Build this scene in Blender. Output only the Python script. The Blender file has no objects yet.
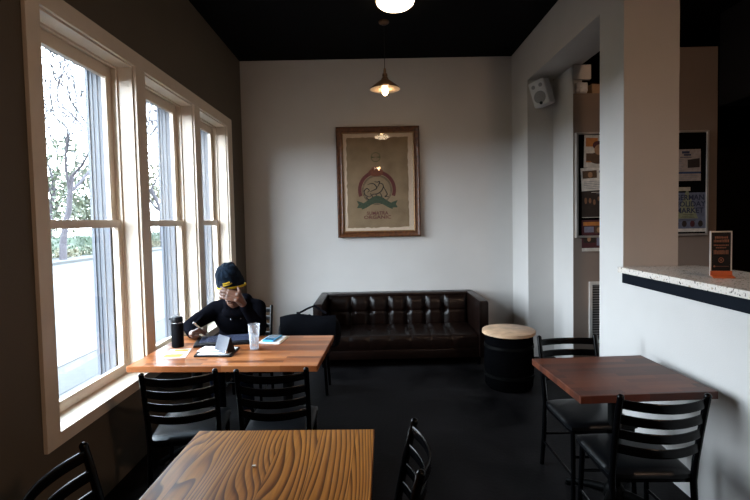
import bpy, bmesh, math, random
from mathutils import Vector, Matrix, Euler, noise
PI = math.pi
S = bpy.context.scene
C = S.collection
R = math.radians
random.seed(7)

# ---------------------------------------------------------------- materials
def new_mat(name):
    m = bpy.data.materials.new(name); m.use_nodes = True
    nt = m.node_tree; b = nt.nodes['Principled BSDF']
    return m, nt, b
def N(nt, t, **k):
    n = nt.nodes.new(t)
    for a, v in k.items():
        if a in n.inputs: n.inputs[a].default_value = v
        else: setattr(n, a, v)
    return n
def ramp(nt, stops):
    r = nt.nodes.new('ShaderNodeValToRGB'); e = r.color_ramp.elements
    while len(e) < len(stops): e.new(0.5)
    for i, (p, c) in enumerate(stops):
        e[i].position = p; e[i].color = (*c, 1)
    return r
def coords(nt, scale=(1, 1, 1), rot=(0, 0, 0), loc=(0, 0, 0)):
    tc = N(nt, 'ShaderNodeTexCoord'); mp = N(nt, 'ShaderNodeMapping')
    mp.inputs['Scale'].default_value = scale; mp.inputs['Rotation'].default_value = rot; mp.inputs['Location'].default_value = loc
    nt.links.new(tc.outputs['Object'], mp.inputs['Vector'])
    return mp.outputs['Vector']
def plain(name, col, rough=.5, metal=0., spec=.5, var=.12, vscale=8, bump=0, bscale=60, coat=0):
    m, nt, b = new_mat(name)
    v = coords(nt)
    n = N(nt, 'ShaderNodeTexNoise', Scale=vscale, Detail=4.0); nt.links.new(v, n.inputs['Vector'])
    r = ramp(nt, [(.3, tuple(c*(1-var) for c in col)), (.7, tuple(min(1, c*(1+var)) for c in col))])
    nt.links.new(n.outputs['Fac'], r.inputs['Fac']); nt.links.new(r.outputs['Color'], b.inputs['Base Color'])
    b.inputs['Roughness'].default_value = rough; b.inputs['Metallic'].default_value = metal
    b.inputs['Specular IOR Level'].default_value = spec
    b.inputs['Coat Weight'].default_value = coat
    if bump:
        n2 = N(nt, 'ShaderNodeTexNoise', Scale=bscale, Detail=3.0); nt.links.new(v, n2.inputs['Vector'])
        bp = N(nt, 'ShaderNodeBump', Strength=bump, Distance=.01); nt.links.new(n2.outputs['Fac'], bp.inputs['Height'])
        nt.links.new(bp.outputs['Normal'], b.inputs['Normal'])
    return m
def emit(name, col, strength):
    m, nt, b = new_mat(name)
    b.inputs['Base Color'].default_value = (*col, 1); b.inputs['Emission Color'].default_value = (*col, 1)
    b.inputs['Emission Strength'].default_value = strength
    return m
def staves(name, c1, c2, c3, rough, row=.045, length=.38, rot=0.):
    # butcher block: rows of staves of different tone with fine grain
    m, nt, b = new_mat(name)
    v = coords(nt, rot=(0, 0, rot))
    br = N(nt, 'ShaderNodeTexBrick', Scale=1.0)
    br.inputs['Brick Width'].default_value = length; br.inputs['Row Height'].default_value = row
    br.inputs['Mortar Size'].default_value = .0006; br.inputs['Bias'].default_value = 0
    br.inputs['Color1'].default_value = (0, 0, 0, 1); br.inputs['Color2'].default_value = (1, 1, 1, 1); br.inputs['Mortar'].default_value = (.15, .15, .15, 1)
    br.offset = .37; br.offset_frequency = 2
    nt.links.new(v, br.inputs['Vector'])
    v2 = coords(nt, scale=(3, 60, 3), rot=(0, 0, rot))
    n = N(nt, 'ShaderNodeTexNoise', Scale=1.6, Detail=6.0, Distortion=.6); nt.links.new(v2, n.inputs['Vector'])
    mx = N(nt, 'ShaderNodeMix', data_type='RGBA'); mx.inputs[0].default_value = .42
    nt.links.new(br.outputs['Color'], mx.inputs[6]); nt.links.new(n.outputs['Color'], mx.inputs[7])
    bw = N(nt, 'ShaderNodeRGBToBW'); nt.links.new(mx.outputs[2], bw.inputs[0])
    r = ramp(nt, [(.15, c1), (.5, c2), (.85, c3)]); nt.links.new(bw.outputs[0], r.inputs['Fac'])
    nt.links.new(r.outputs['Color'], b.inputs['Base Color'])
    b.inputs['Roughness'].default_value = rough; b.inputs['Specular IOR Level'].default_value = .3; b.inputs['Coat Weight'].default_value = .05; b.inputs['Coat Roughness'].default_value = .15
    return m
def fir(name):
    # wide softwood boards with cathedral grain running along Y, clear varnish
    m, nt, b = new_mat(name)
    v = coords(nt, scale=(1, 1, 1))
    sx = N(nt, 'ShaderNodeSeparateXYZ'); nt.links.new(v, sx.inputs[0])
    # board index along x
    bi = N(nt, 'ShaderNodeMath', operation='MULTIPLY'); bi.inputs[1].default_value = 1/.152; nt.links.new(sx.outputs[0], bi.inputs[0])
    fl = N(nt, 'ShaderNodeMath', operation='FLOOR'); nt.links.new(bi.outputs[0], fl.inputs[0])
    off = N(nt, 'ShaderNodeMath', operation='MULTIPLY'); off.inputs[1].default_value = 3.71; nt.links.new(fl.outputs[0], off.inputs[0])
    ay = N(nt, 'ShaderNodeMath', operation='ADD'); nt.links.new(sx.outputs[1], ay.inputs[0]); nt.links.new(off.outputs[0], ay.inputs[1])
    cb = N(nt, 'ShaderNodeCombineXYZ'); nt.links.new(sx.outputs[0], cb.inputs[0]); nt.links.new(ay.outputs[0], cb.inputs[1]); nt.links.new(off.outputs[0], cb.inputs[2])
    mp = N(nt, 'ShaderNodeMapping'); mp.inputs['Scale'].default_value = (4.5, .8, 1); nt.links.new(cb.outputs[0], mp.inputs[0])
    n = N(nt, 'ShaderNodeTexNoise', Scale=1.0, Detail=1.5, Roughness=.35, Distortion=.25); nt.links.new(mp.outputs[0], n.inputs['Vector'])
    lx = N(nt, 'ShaderNodeMath', operation='MULTIPLY'); lx.inputs[1].default_value = 42; nt.links.new(sx.outputs[0], lx.inputs[0])
    mu = N(nt, 'ShaderNodeMath', operation='MULTIPLY_ADD'); mu.inputs[1].default_value = 21; nt.links.new(n.outputs['Fac'], mu.inputs[0]); nt.links.new(lx.outputs[0], mu.inputs[2])
    fr = N(nt, 'ShaderNodeMath', operation='FRACT'); nt.links.new(mu.outputs[0], fr.inputs[0])
    r = ramp(nt, [(0, (.50, .22, .045)), (.45, (.40, .155, .026)), (.8, (.13, .040, .006)), (.93, (.10, .030, .004)), (1, (.48, .21, .042))])
    nt.links.new(fr.outputs[0], r.inputs['Fac'])
    mp2 = N(nt, 'ShaderNodeMapping'); mp2.inputs['Scale'].default_value = (90, 4, 1); nt.links.new(cb.outputs[0], mp2.inputs[0])
    n2 = N(nt, 'ShaderNodeTexNoise', Scale=1.0, Detail=4.0); nt.links.new(mp2.outputs[0], n2.inputs['Vector'])
    r2 = ramp(nt, [(.3, (.62, .6, .58)), (.65, (1, 1, 1))]); nt.links.new(n2.outputs['Fac'], r2.inputs['Fac'])
    mx = N(nt, 'ShaderNodeMix', data_type='RGBA', blend_type='MULTIPLY'); mx.inputs[0].default_value = .8
    nt.links.new(r.outputs['Color'], mx.inputs[6]); nt.links.new(r2.outputs['Color'], mx.inputs[7])
    # board joints
    f2 = N(nt, 'ShaderNodeMath', operation='FRACT'); nt.links.new(bi.outputs[0], f2.inputs[0])
    r3 = ramp(nt, [(0, (.25, .2, .15)), (.02, (1, 1, 1))]); nt.links.new(f2.outputs[0], r3.inputs['Fac'])
    mx2 = N(nt, 'ShaderNodeMix', data_type='RGBA', blend_type='MULTIPLY'); mx2.inputs[0].default_value = 1
    nt.links.new(mx.outputs[2], mx2.inputs[6]); nt.links.new(r3.outputs['Color'], mx2.inputs[7])
    nt.links.new(mx2.outputs[2], b.inputs['Base Color'])
    bp = N(nt, 'ShaderNodeBump', Strength=.25, Distance=.002); nt.links.new(fr.outputs[0], bp.inputs['Height'])
    nt.links.new(bp.outputs['Normal'], b.inputs['Normal'])
    b.inputs['Roughness'].default_value = .34; b.inputs['Specular IOR Level'].default_value = .3
    b.inputs['Coat Weight'].default_value = .08; b.inputs['Coat Roughness'].default_value = .2
    return m
def glass_pane(name, tint=(1, 1, 1), gr=.02):
    m = bpy.data.materials.new(name); m.use_nodes = True; nt = m.node_tree
    nt.nodes.remove(nt.nodes['Principled BSDF']); out = nt.nodes['Material Output']
    t = N(nt, 'ShaderNodeBsdfTransparent'); t.inputs[0].default_value = (*tint, 1)
    g = N(nt, 'ShaderNodeBsdfGlossy'); g.inputs['Roughness'].default_value = gr
    lw = N(nt, 'ShaderNodeLayerWeight', Blend=.5)
    pw = N(nt, 'ShaderNodeMath', operation='POWER'); pw.inputs[1].default_value = 5; nt.links.new(lw.outputs['Facing'], pw.inputs[0])
    fr = N(nt, 'ShaderNodeMath', operation='MULTIPLY_ADD'); fr.inputs[1].default_value = .96; fr.inputs[2].default_value = .035; nt.links.new(pw.outputs[0], fr.inputs[0])
    mx = N(nt, 'ShaderNodeMixShader')
    nt.links.new(fr.outputs[0], mx.inputs[0]); nt.links.new(t.outputs[0], mx.inputs[1]); nt.links.new(g.outputs[0], mx.inputs[2])
    nt.links.new(mx.outputs[0], out.inputs[0])
    return m
def burlap(name):
    m, nt, b = new_mat(name)
    v = coords(nt)
    w1 = N(nt, 'ShaderNodeTexWave', Scale=42.0, Distortion=2.0, Detail=2.0); w1.bands_direction = 'X'
    w2 = N(nt, 'ShaderNodeTexWave', Scale=42.0, Distortion=2.0, Detail=2.0); w2.bands_direction = 'Z'
    n = N(nt, 'ShaderNodeTexNoise', Scale=5.0, Detail=5.0)
    for k in (w1, w2, n): nt.links.new(v, k.inputs['Vector'])
    a = N(nt, 'ShaderNodeMath', operation='ADD'); nt.links.new(w1.outputs['Fac'], a.inputs[0]); nt.links.new(w2.outputs['Fac'], a.inputs[1])
    a2 = N(nt, 'ShaderNodeMath', operation='MULTIPLY_ADD'); a2.inputs[1].default_value = .25; nt.links.new(a.outputs[0], a2.inputs[0]); nt.links.new(n.outputs['Fac'], a2.inputs[2])
    r = ramp(nt, [(.35, (.15, .095, .05)), (.95, (.29, .20, .115))]); nt.links.new(a2.outputs[0], r.inputs['Fac'])
    nt.links.new(r.outputs['Color'], b.inputs['Base Color']); b.inputs['Roughness'].default_value = .9
    return m
def speckle(name, base, spots):
    m, nt, b = new_mat(name)
    v = coords(nt)
    vo = N(nt, 'ShaderNodeTexNoise', Scale=55.0, Detail=2.0, Roughness=.7); nt.links.new(v, vo.inputs['Vector'])
    r = ramp(nt, [(.34, spots[0]), (.40, base), (.62, base), (.68, spots[1])]); nt.links.new(vo.outputs['Fac'], r.inputs['Fac'])
    nt.links.new(r.outputs['Color'], b.inputs['Base Color']); b.inputs['Roughness'].default_value = .25
    return m
def leaf_mat(name, c1, c2):
    m, nt, b = new_mat(name)
    n = N(nt, 'ShaderNodeTexNoise', Scale=1.7, Detail=5.0); nt.links.new(coords(nt), n.inputs['Vector'])
    r = ramp(nt, [(.35, c1), (.65, c2)]); nt.links.new(n.outputs['Fac'], r.inputs['Fac'])
    nt.links.new(r.outputs['Color'], b.inputs['Base Color']); b.inputs['Roughness'].default_value = .6
    return m

M = {}
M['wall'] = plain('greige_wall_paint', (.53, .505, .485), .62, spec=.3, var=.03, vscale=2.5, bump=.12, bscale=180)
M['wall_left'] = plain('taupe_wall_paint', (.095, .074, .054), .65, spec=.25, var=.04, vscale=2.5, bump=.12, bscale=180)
M['wall_dark'] = plain('dark_brown_paint', (.012, .009, .008), .8, spec=.05)
M['wall_brown'] = plain('warm_brown_wall_paint', (.26, .20, .165), .65, spec=.25, var=.04, vscale=3)
M['ceiling'] = plain('black_ceiling_paint', (.006, .006, .0065), .85, spec=.03, vscale=3)
M['trim'] = plain('cream_trim_paint', (.64, .53, .42), .4, var=.03)
M['reveal'] = plain('blue_grey_exterior_paint', (.062, .068, .084), .6, var=.05)
def concrete():
    m, nt, b = new_mat('dark_stained_concrete')
    v = coords(nt)
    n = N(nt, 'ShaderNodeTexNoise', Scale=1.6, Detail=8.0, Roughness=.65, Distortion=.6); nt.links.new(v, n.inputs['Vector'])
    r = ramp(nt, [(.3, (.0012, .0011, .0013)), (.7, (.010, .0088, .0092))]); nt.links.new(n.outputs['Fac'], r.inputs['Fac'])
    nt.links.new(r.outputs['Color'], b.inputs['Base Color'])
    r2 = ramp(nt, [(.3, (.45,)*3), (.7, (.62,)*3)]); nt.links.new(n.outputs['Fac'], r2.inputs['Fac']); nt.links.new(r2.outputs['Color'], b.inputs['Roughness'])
    b.inputs['Specular IOR Level'].default_value = .05
    n2 = N(nt, 'ShaderNodeTexNoise', Scale=40.0, Detail=5.0); nt.links.new(v, n2.inputs['Vector'])
    bp = N(nt, 'ShaderNodeBump', Strength=.15, Distance=.01); nt.links.new(n2.outputs['Fac'], bp.inputs['Height']); nt.links.new(bp.outputs['Normal'], b.inputs['Normal'])
    return m
M['floor'] = concrete()
M['pane'] = glass_pane('clear_window_glass')
M['picture_glass'] = glass_pane('picture_glass', gr=.03)
M['chair'] = plain('black_powder_coat', (.0012, .0012, .0015), .22, spec=.16, var=.1)
M['vinyl'] = plain('black_vinyl', (.0015, .0018, .0025), .36, spec=.2, var=.1, bump=.05, bscale=150)
M['iron'] = plain('black_cast_iron', (.0015, .0015, .0015), .5, spec=.05, bump=.1)
M['acacia'] = staves('acacia_butcher_block', (.10, .028, .008), (.27, .085, .026), (.45, .17, .062), .28)
M['walnut'] = staves('dark_butcher_block', (.032, .0075, .003), (.075, .017, .0065), (.125, .033, .012), .45, row=.05, length=.30)
M['fir'] = fir('varnished_fir_boards')
M['leather'] = plain('oxblood_leather', (.0055, .0022, .0015), .30, spec=.26, var=.3, vscale=14, bump=.22, bscale=90)
M['frame_wood'] = plain('carved_brown_frame_wood', (.085, .026, .006), .4, var=.5, vscale=26, bump=.5, bscale=45)
M['frame_gold'] = plain('dull_gold_inner_lip', (.22, .12, .045), .45, metal=.3, var=.3, vscale=40)
M['mat_board'] = plain('cream_mat_board', (.62, .48, .36), .8, var=.05)
M['burlap'] = burlap('brown_burlap')
M['ink_red'] = plain('faded_red_ink', (.11, .026, .022), .9, var=.3, vscale=60)
M['ink_orange'] = plain('faded_rust_ink', (.17, .05, .025), .9, var=.3, vscale=60)
M['ink_green'] = plain('faded_green_ink', (.045, .062, .035), .9, var=.3, vscale=60)
M['ink_olive'] = plain('faded_olive_ink', (.085, .085, .035), .9, var=.3, vscale=60)
M['ink_black'] = plain('faded_black_ink', (.012, .010, .009), .9, var=.3, vscale=60)
M['bronze'] = plain('bronze_lamp_metal', (.10, .055, .03), .4, metal=.7, var=.2)
M['enamel'] = plain('cream_enamel', (.8, .62, .45), .35, var=.02)
M['bulb'] = emit('warm_bulb', (1, .66, .34), 40)
M['dome'] = emit('lit_opal_dome', (1, .76, .50), 10)
M['hall_dome'] = emit('hall_lamp_dome', (1, .62, .38), 9)
M['warm_dome'] = emit('warm_lit_dome', (1, .66, .45), 200)
M['grey_plastic'] = plain('light_grey_plastic', (.6, .6, .62), .5, var=.03)
M['grille'] = plain('grey_speaker_grille', (.26, .26, .28), .7, var=.1, vscale=90, bump=.4, bscale=300)
M['black_plastic'] = plain('black_plastic', (.004, .004, .005), .4, spec=.2, var=.1)
M['black_matte'] = plain('black_matte', (.0015, .0015, .0018), .9, spec=0)
M['granite'] = speckle('speckled_white_stone', (.66, .60, .54), ((.06, .05, .045), (.40, .30, .22)))
M['counter_strip'] = plain('blue_black_strip', (.004, .006, .010), .6, spec=.05)
M['oak'] = plain('pale_oak_top', (.50, .33, .205), .45, var=.25, vscale=9)
M['paper'] = plain('white_paper', (.75, .74, .74), .8, var=.02)
M['hood'] = plain('black_sweatshirt_cloth', (.0035, .0035, .005), .95, spec=.0, bump=.25, bscale=220)
M['denim'] = plain('dark_denim', (.004, .005, .009), .9, spec=.0)
M['beanie'] = plain('navy_knit', (.006, .012, .022), .95, spec=.1, var=.4, vscale=35, bump=.9, bscale=90)
M['yellow'] = plain('yellow_knit', (.72, .50, .02), .85, var=.15, vscale=40, bump=.3, bscale=180)
M['skin'] = plain('dark_brown_skin', (.125, .056, .034), .40, spec=.4, var=.22, vscale=22, bump=.12, bscale=160)
M['silver'] = plain('silver', (.7, .7, .72), .25, metal=1)
M['cork'] = plain('black_felt_board', (.004, .0035, .0035), .9, spec=0)
M['alu'] = plain('brushed_aluminium', (.55, .50, .46), .35, metal=.6)
M['canvas'] = plain('black_bag_canvas', (.0035, .004, .006), .85, spec=.06, bump=.3, bscale=200)
M['vent'] = plain('white_vent_enamel', (.62, .58, .54), .45)
M['dark_hole'] = plain('duct_shadow_black', (.008, .008, .008), .9)
M['foil'] = plain('crumpled_foil', (.75, .75, .78), .35, metal=.25, bump=1.0, bscale=40)
M['cardboard'] = plain('cardboard', (.42, .27, .16), .8, var=.08)
M['orange'] = plain('orange_acrylic', (.45, .09, .022), .4)
M['blue_case'] = plain('sky_blue_case', (.06, .34, .62), .4)
M['screen'] = plain('grey_screen', (.03, .035, .06), .25)
M['tumbler'] = None

# ---------------------------------------------------------------- mesh helpers
_sph = {}
def sphere_template(seg):
    if seg not in _sph:
        nv = max(6, seg*2//3); vs = [Vector((0, 0, 1))]
        for j in range(1, nv):
            a = PI*j/nv
            for i in range(seg): vs.append(Vector((math.sin(a)*math.cos(2*PI*i/seg), math.sin(a)*math.sin(2*PI*i/seg), math.cos(a))))
        vs.append(Vector((0, 0, -1))); fs = []; g = lambda j, i: 1+(j-1)*seg+i % seg
        for i in range(seg):
            fs.append((0, g(1, i), g(1, i+1))); fs.append((len(vs)-1, g(nv-1, i+1), g(nv-1, i)))
            for j in range(1, nv-1): fs.append((g(j, i), g(j+1, i), g(j+1, i+1), g(j, i+1)))
        _sph[seg] = (vs, fs)
    return _sph[seg]
class MB:
    def __init__(s): s.bm = bmesh.new()
    def box(s, c, d, rot=None, bev=0):
        b = s.bm
        g = bmesh.ops.create_cube(b, size=1)['verts']
        mt = Matrix.Translation(c) @ (rot.to_matrix().to_4x4() if rot else Matrix()) @ Matrix.Diagonal((*d, 1))
        bmesh.ops.transform(b, matrix=mt, verts=g)
        if bev:
            es = list({e for v in g for e in v.link_edges})
            bmesh.ops.bevel(b, geom=es, offset=bev, segments=2, affect='EDGES', profile=.6)
        return s
    def bb(s, x0, x1, y0, y1, z0, z1, bev=0):
        return s.box(((x0+x1)/2, (y0+y1)/2, (z0+z1)/2), (abs(x1-x0), abs(y1-y0), abs(z1-z0)), None, bev)
    def tube(s, pts, rad, n=10, cap=True, flat=1.0):
        pts = [Vector(p) for p in pts]; b = s.bm
        rr = rad if isinstance(rad, (list, tuple)) else [rad]*len(pts)
        rings = []; ref = None
        for i, p in enumerate(pts):
            t = (pts[min(i+1, len(pts)-1)]-pts[max(i-1, 0)]).normalized()
            if ref is None: ref = Vector((0, 0, 1)) if abs(t.z) < .9 else Vector((1, 0, 0))
            u = (ref-t*ref.dot(t)).normalized(); w = t.cross(u); ref = u
            rings.append([b.verts.new(p+(u*math.cos(2*PI*k/n)+w*math.sin(2*PI*k/n)*flat)*rr[i]) for k in range(n)])
        for a, c in zip(rings, rings[1:]):
            for k in range(n): b.faces.new((a[k], a[(k+1) % n], c[(k+1) % n], c[k]))
        if cap:
            b.faces.new(rings[0][::-1]); b.faces.new(rings[-1])
        return s
    def lathe(s, prof, n=28, c=(0, 0, 0), ax='z'):
        b = s.bm; rings = []; c = Vector(c)
        for r, z in prof:
            ring = []
            for k in range(n):
                a = 2*PI*k/n
                p = (r*math.cos(a), r*math.sin(a), z) if ax == 'z' else (r*math.cos(a), -z, r*math.sin(a))
                ring.append(b.verts.new(c+Vector(p)))
            rings.append(ring)
        for a, d in zip(rings, rings[1:]):
            for k in range(n): b.faces.new((a[k], a[(k+1) % n], d[(k+1) % n], d[k]))
        if prof[0][0] > 1e-4: b.faces.new(rings[0][::-1])
        if prof[-1][0] > 1e-4: b.faces.new(rings[-1])
        return s
    def ball(s, c, r, rot=None, seg=16):
        d = r if isinstance(r, (tuple, list)) else (r, r, r)
        mt = Matrix.Translation(c) @ (rot.to_matrix().to_4x4() if rot else Matrix()) @ Matrix.Diagonal((*d, 1))
        vs, fs = sphere_template(seg); nw = [s.bm.verts.new(mt @ v) for v in vs]
        for f in fs: s.bm.faces.new([nw[i] for i in f])
        return s
    def prism(s, poly, h, fn):
        # poly: 2D points, extruded by h; fn maps (a, b, t) to 3D
        b = s.bm
        lo = [b.verts.new(fn(p[0], p[1], 0)) for p in poly]; hi = [b.verts.new(fn(p[0], p[1], h)) for p in poly]
        n = len(poly)
        b.faces.new(lo[::-1]); b.faces.new(hi)
        for i in range(n): b.faces.new((lo[i], lo[(i+1) % n], hi[(i+1) % n], hi[i]))
        return s
    def quad(s, *p):
        s.bm.faces.new([s.bm.verts.new(q) for q in p]); return s
    def grid(s, nx, ny, fn):
        b = s.bm
        g = [[b.verts.new(fn(i/nx, j/ny)) for j in range(ny+1)] for i in range(nx+1)]
        for i in range(nx):
            for j in range(ny): b.faces.new((g[i][j], g[i+1][j], g[i+1][j+1], g[i][j+1]))
        return s
    def build(s, name, mat, parent=None, smooth=True, loc=None, angle=40, fix=True):
        b = s.bm
        if fix: bmesh.ops.recalc_face_normals(b, faces=b.faces[:])
        if smooth:
            for f in b.faces: f.smooth = True
            ca = R(angle)
            for e in b.edges:
                if len(e.link_faces) == 2 and e.link_faces[0].normal.angle(e.link_faces[1].normal, 0) > ca: e.smooth = False
        me = bpy.data.meshes.new(name); b.to_mesh(me); b.free()
        me.materials.append(mat)
        o = bpy.data.objects.new(name, me); C.objects.link(o)
        if parent: o.parent = parent
        if loc: o.location = loc
        return o

def tag(o, label, cat, group=None):
    o['label'] = label; o['category'] = cat
    if group: o['group'] = group
    return o
def thing(name, label, cat, loc=(0, 0, 0), rz=0, group=None):
    o = bpy.data.objects.new(name, None); o.empty_display_size = .1; C.objects.link(o)
    o.location = loc; o.rotation_euler = (0, 0, rz)
    return tag(o, label, cat, group)
def struct(o): o['kind'] = 'structure'; return o
def stuff(o, label, cat): o['kind'] = 'stuff'; return tag(o, label, cat)
def kids(o): return [k for k in C.objects if k.parent == o]
def copy_tree(o, parent=None):
    c = o.copy(); C.objects.link(c)
    if parent: c.parent = parent
    for k in kids(o): copy_tree(k, c)
    return c
def text(s, size, mat, name, parent, loc, rot=(PI/2, 0, 0), sx=1., thick=.0006, align='CENTER', bold=0.):
    cu = bpy.data.curves.new('t', 'FONT'); cu.body = s; cu.size = size; cu.align_x = align; cu.extrude = thick; cu.offset = bold; cu.resolution_u = 2
    t = bpy.data.objects.new('t', cu); C.objects.link(t)
    dg = bpy.context.evaluated_depsgraph_get(); me = bpy.data.meshes.new_from_object(t.evaluated_get(dg))
    bpy.data.objects.remove(t)
    me.name = name; me.materials.clear(); me.materials.append(mat)
    o = bpy.data.objects.new(name, me); C.objects.link(o); o.parent = parent
    o.location = loc; o.rotation_euler = rot; o.scale = (sx, 1, 1)
    return o
def fuse(mb, name, mat, parent, voxel, smooth=6, factor=.6):
    """join overlapping closed lumps into one continuous skin"""
    me = bpy.data.meshes.new(name); mb.bm.to_mesh(me); mb.bm.free()
    t = bpy.data.objects.new('t', me); C.objects.link(t)
    rm = t.modifiers.new('r', 'REMESH'); rm.mode = 'VOXEL'; rm.voxel_size = voxel; rm.use_smooth_shade = True
    sm = t.modifiers.new('s', 'SMOOTH'); sm.iterations = smooth; sm.factor = factor
    dg = bpy.context.evaluated_depsgraph_get(); m2 = bpy.data.meshes.new_from_object(t.evaluated_get(dg))
    bpy.data.objects.remove(t)
    m2.name = name; m2.materials.clear(); m2.materials.append(mat)
    for p in m2.polygons: p.use_smooth = True
    o = bpy.data.objects.new(name, m2); C.objects.link(o); o.parent = parent
    return o
def limb(mb, pts, rad, seg=14):
    for (a, ra), (b, rb) in zip(zip(pts, rad), zip(pts[1:], rad[1:])):
        a = Vector(a); b = Vector(b); d = (b-a).length
        n = max(2, int(d/(min(ra, rb)*.3)))
        for i in range(n+1):
            t = i/n; mb.ball(a.lerp(b, t), ra+(rb-ra)*t, seg=seg)

# ---------------------------------------------------------------- the room
XL, XR, YB, H = -1.67, 1.82, 6.0, 3.73
Y0 = -6.5; XO = 6.2
OPEN = [(2.36, 3.29), (3.425, 4.355), (4.49, 5.33)]; ZW0, ZW1 = .585, 2.77
XE = -1.99
b = MB()
b.bb(XE, XL, Y0, OPEN[0][0], 0, H); b.bb(XE, XL, OPEN[0][0], OPEN[2][1], 0, ZW0-.02); b.bb(XE, XL, OPEN[0][0], OPEN[2][1], ZW1, H)
b.bb(XE, XL, OPEN[0][1], OPEN[1][0], ZW0-.02, ZW1); b.bb(XE, XL, OPEN[1][1], OPEN[2][0], ZW0-.02, ZW1); b.bb(XE, XL, OPEN[2][1], YB+.15, 0, H)
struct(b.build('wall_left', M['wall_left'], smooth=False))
struct(MB().bb(XL, XR+.4, YB, YB+.15, 0, H).build('wall_back', M['wall'], smooth=False))
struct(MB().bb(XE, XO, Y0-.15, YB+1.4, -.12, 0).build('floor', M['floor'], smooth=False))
struct(MB().bb(XE, XO, Y0-.15, YB+1.4, H, H+.12).build('ceiling', M['ceiling'], smooth=False))
# wall on the right: strip, opening with header, pillar, half wall
struct(MB().bb(XR, 2.12, 5.40, YB, 0, H).bb(XR, 2.22, 3.69, 5.40, 3.245, H).bb(XR, 2.22, 3.34, 3.69, 0, H).build('wall_right', M['wall'], smooth=False))
struct(MB().bb(XR, 2.0, Y0, 3.34, 0, 1.24).build('wall_half', M['wall'], smooth=False))
struct(MB().bb(2.12, 2.14, 4.87, 5.06, 0, 3.235).bb(2.12, 2.3, 5.06, 5.40, 0, 3.235).bb(2.12, 2.305, 4.86, 4.90, 3.085, 3.235).build('wall_pier', M['wall'], smooth=False))
struct(MB().bb(2.121, 3.64, 4.868, 5.05, 0, 2.94).bb(2.62, 3.64, 4.87, 5.05, 2.94, 3.40).build('wall_hall', M['wall_brown'], smooth=False))
struct(MB().bb(2.3, XO, 7.2, 7.4, 0, H).bb(XO-.1, XO, Y0, 7.2, 0, H).bb(2.2, 2.3, 6.0, 7.2, 0, H).build('wall_far', M['wall_dark'], smooth=False))
struct(MB().bb(XL, XO, Y0-.15, Y0, 0, H).build('wall_rear', M['wall_dark'], smooth=False))
struct(MB().bb(3.65, 5.0, .4, 4.86, 2.78, H).build('trim_bulkhead', plain('dark_grey_bulkhead', (.008, .008, .010), .8, spec=.15), smooth=False))
# window casing round the three units
c = MB(); XC = XL+.022
Ya, Yb_ = OPEN[0][0]-.10, OPEN[2][1]+.17
c.bb(XL, XC, Ya, OPEN[0][0], .515, 2.875, .003); c.bb(XL, XC, OPEN[2][1], Yb_, .515, 2.875, .003)
c.bb(XL, XC, OPEN[0][1], OPEN[1][0], ZW0, ZW1, .003); c.bb(XL, XC, OPEN[1][1], OPEN[2][0], ZW0, ZW1, .003)
c.bb(XL, XC, OPEN[0][0], OPEN[2][1], ZW1, 2.875, .003); c.bb(XL, XC, OPEN[0][0], OPEN[2][1], .515, ZW0, .003)
struct(c.build('trim_1', M['trim'], smooth=False))
ZR = 1.665
for i, (y0, y1) in enumerate(OPEN):
    w = bpy.data.objects.new('window_%d' % (i+1), None); C.objects.link(w); struct(w); w.location = (XL, (y0+y1)/2, ZW0)
    hw = (y1-y0)/2; hz = ZW1-ZW0; zr = ZR-ZW0
    j = MB()   # jamb lining + sill, room side
    t = .012
    j.bb(-.20, 0, -hw, -hw+t, 0, hz).bb(-.20, 0, hw-t, hw, 0, hz).bb(-.20, 0, -hw+t, hw-t, hz-t, hz)
    j.prism([(-.2, -.02), (.0, -.02), (.0, 0), (-.13, .018), (-.2, .03)], 2*hw-2*t, lambda a, c_, q: (a, -hw+t+q, c_))
    for s in (-1, 1):  # stops beside the sash
        j.bb(-.112, -.100, s*(hw-t)-(.014 if s > 0 else 0), s*(hw-t)+(0 if s > 0 else .014), .02, hz-t)
    j.bb(-.112, -.100, -hw+t, hw-t, hz-t-.014, hz-t)
    j.build('jamb', M['trim'], w, smooth=False)
    q = hw-t-.002
    lo = MB(); x0, x1 = -.142, -.112   # lower sash, room side
    lo.bb(x0, x1, -q, -q+.052, .02, zr+.028, .003).bb(x0, x1, q-.052, q, .02, zr+.028, .003)
    lo.bb(x0, x1, -q+.052, q-.052, .02, .085, .003).bb(x0, x1, -q+.052, q-.052, zr-.024, zr+.028, .003)
    lo = lo.build('lower_sash', M['trim'], w, smooth=False)
    MB().bb(-.129, -.125, -q+.05, q-.05, .08, zr-.02).build('pane', M['pane'], lo, smooth=False)
    x0, x1 = -.178, -.146
    up = MB()
    up.bb(x0, x1, -q, -q+.066, zr-.024, hz-t, .003).bb(x0, x1, q-.066, q, zr-.024, hz-t, .003)
    up.bb(x0, x1, -q+.066, q-.066, hz-t-.085, hz-t, .003).bb(x0, x1, -q+.066, q-.066, zr-.024, zr+.02, .003)
    up = up.build('upper_sash', M['trim'], w, smooth=False)
    MB().bb(-.164, -.160, -q+.056, q-.056, zr+.01, hz-t-.08).build('pane', M['pane'], up, smooth=False)
    e = MB()   # ribbed grey boards lining the deep outside reveal
    for s in (-1, 1):
        f = s*hw
        e.bb(-.325, -.182, f-s*.002, f-s*.012, 0, hz)
        e.bb(-.250, -.244, f-s*.012, f-s*.018, 0, hz).bb(-.285, -.279, f-s*.012, f-s*.018, 0, hz).bb(-.325, -.305, f-s*.012, f-s*.022, 0, hz)
    e.bb(-.325, -.182, -hw+.012, hw-.012, hz-.02, hz)
    e.build('outer_reveal', M['reveal'], w, smooth=False)
    MB().prism([(-.34, -.06), (-.2, -.02), (-.2, .012), (-.34, -.03)], 2*hw-.0, lambda a, c_, q_: (a, -hw+q_, c_)).build('outer_sill', M['trim'], w, smooth=False)

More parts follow.
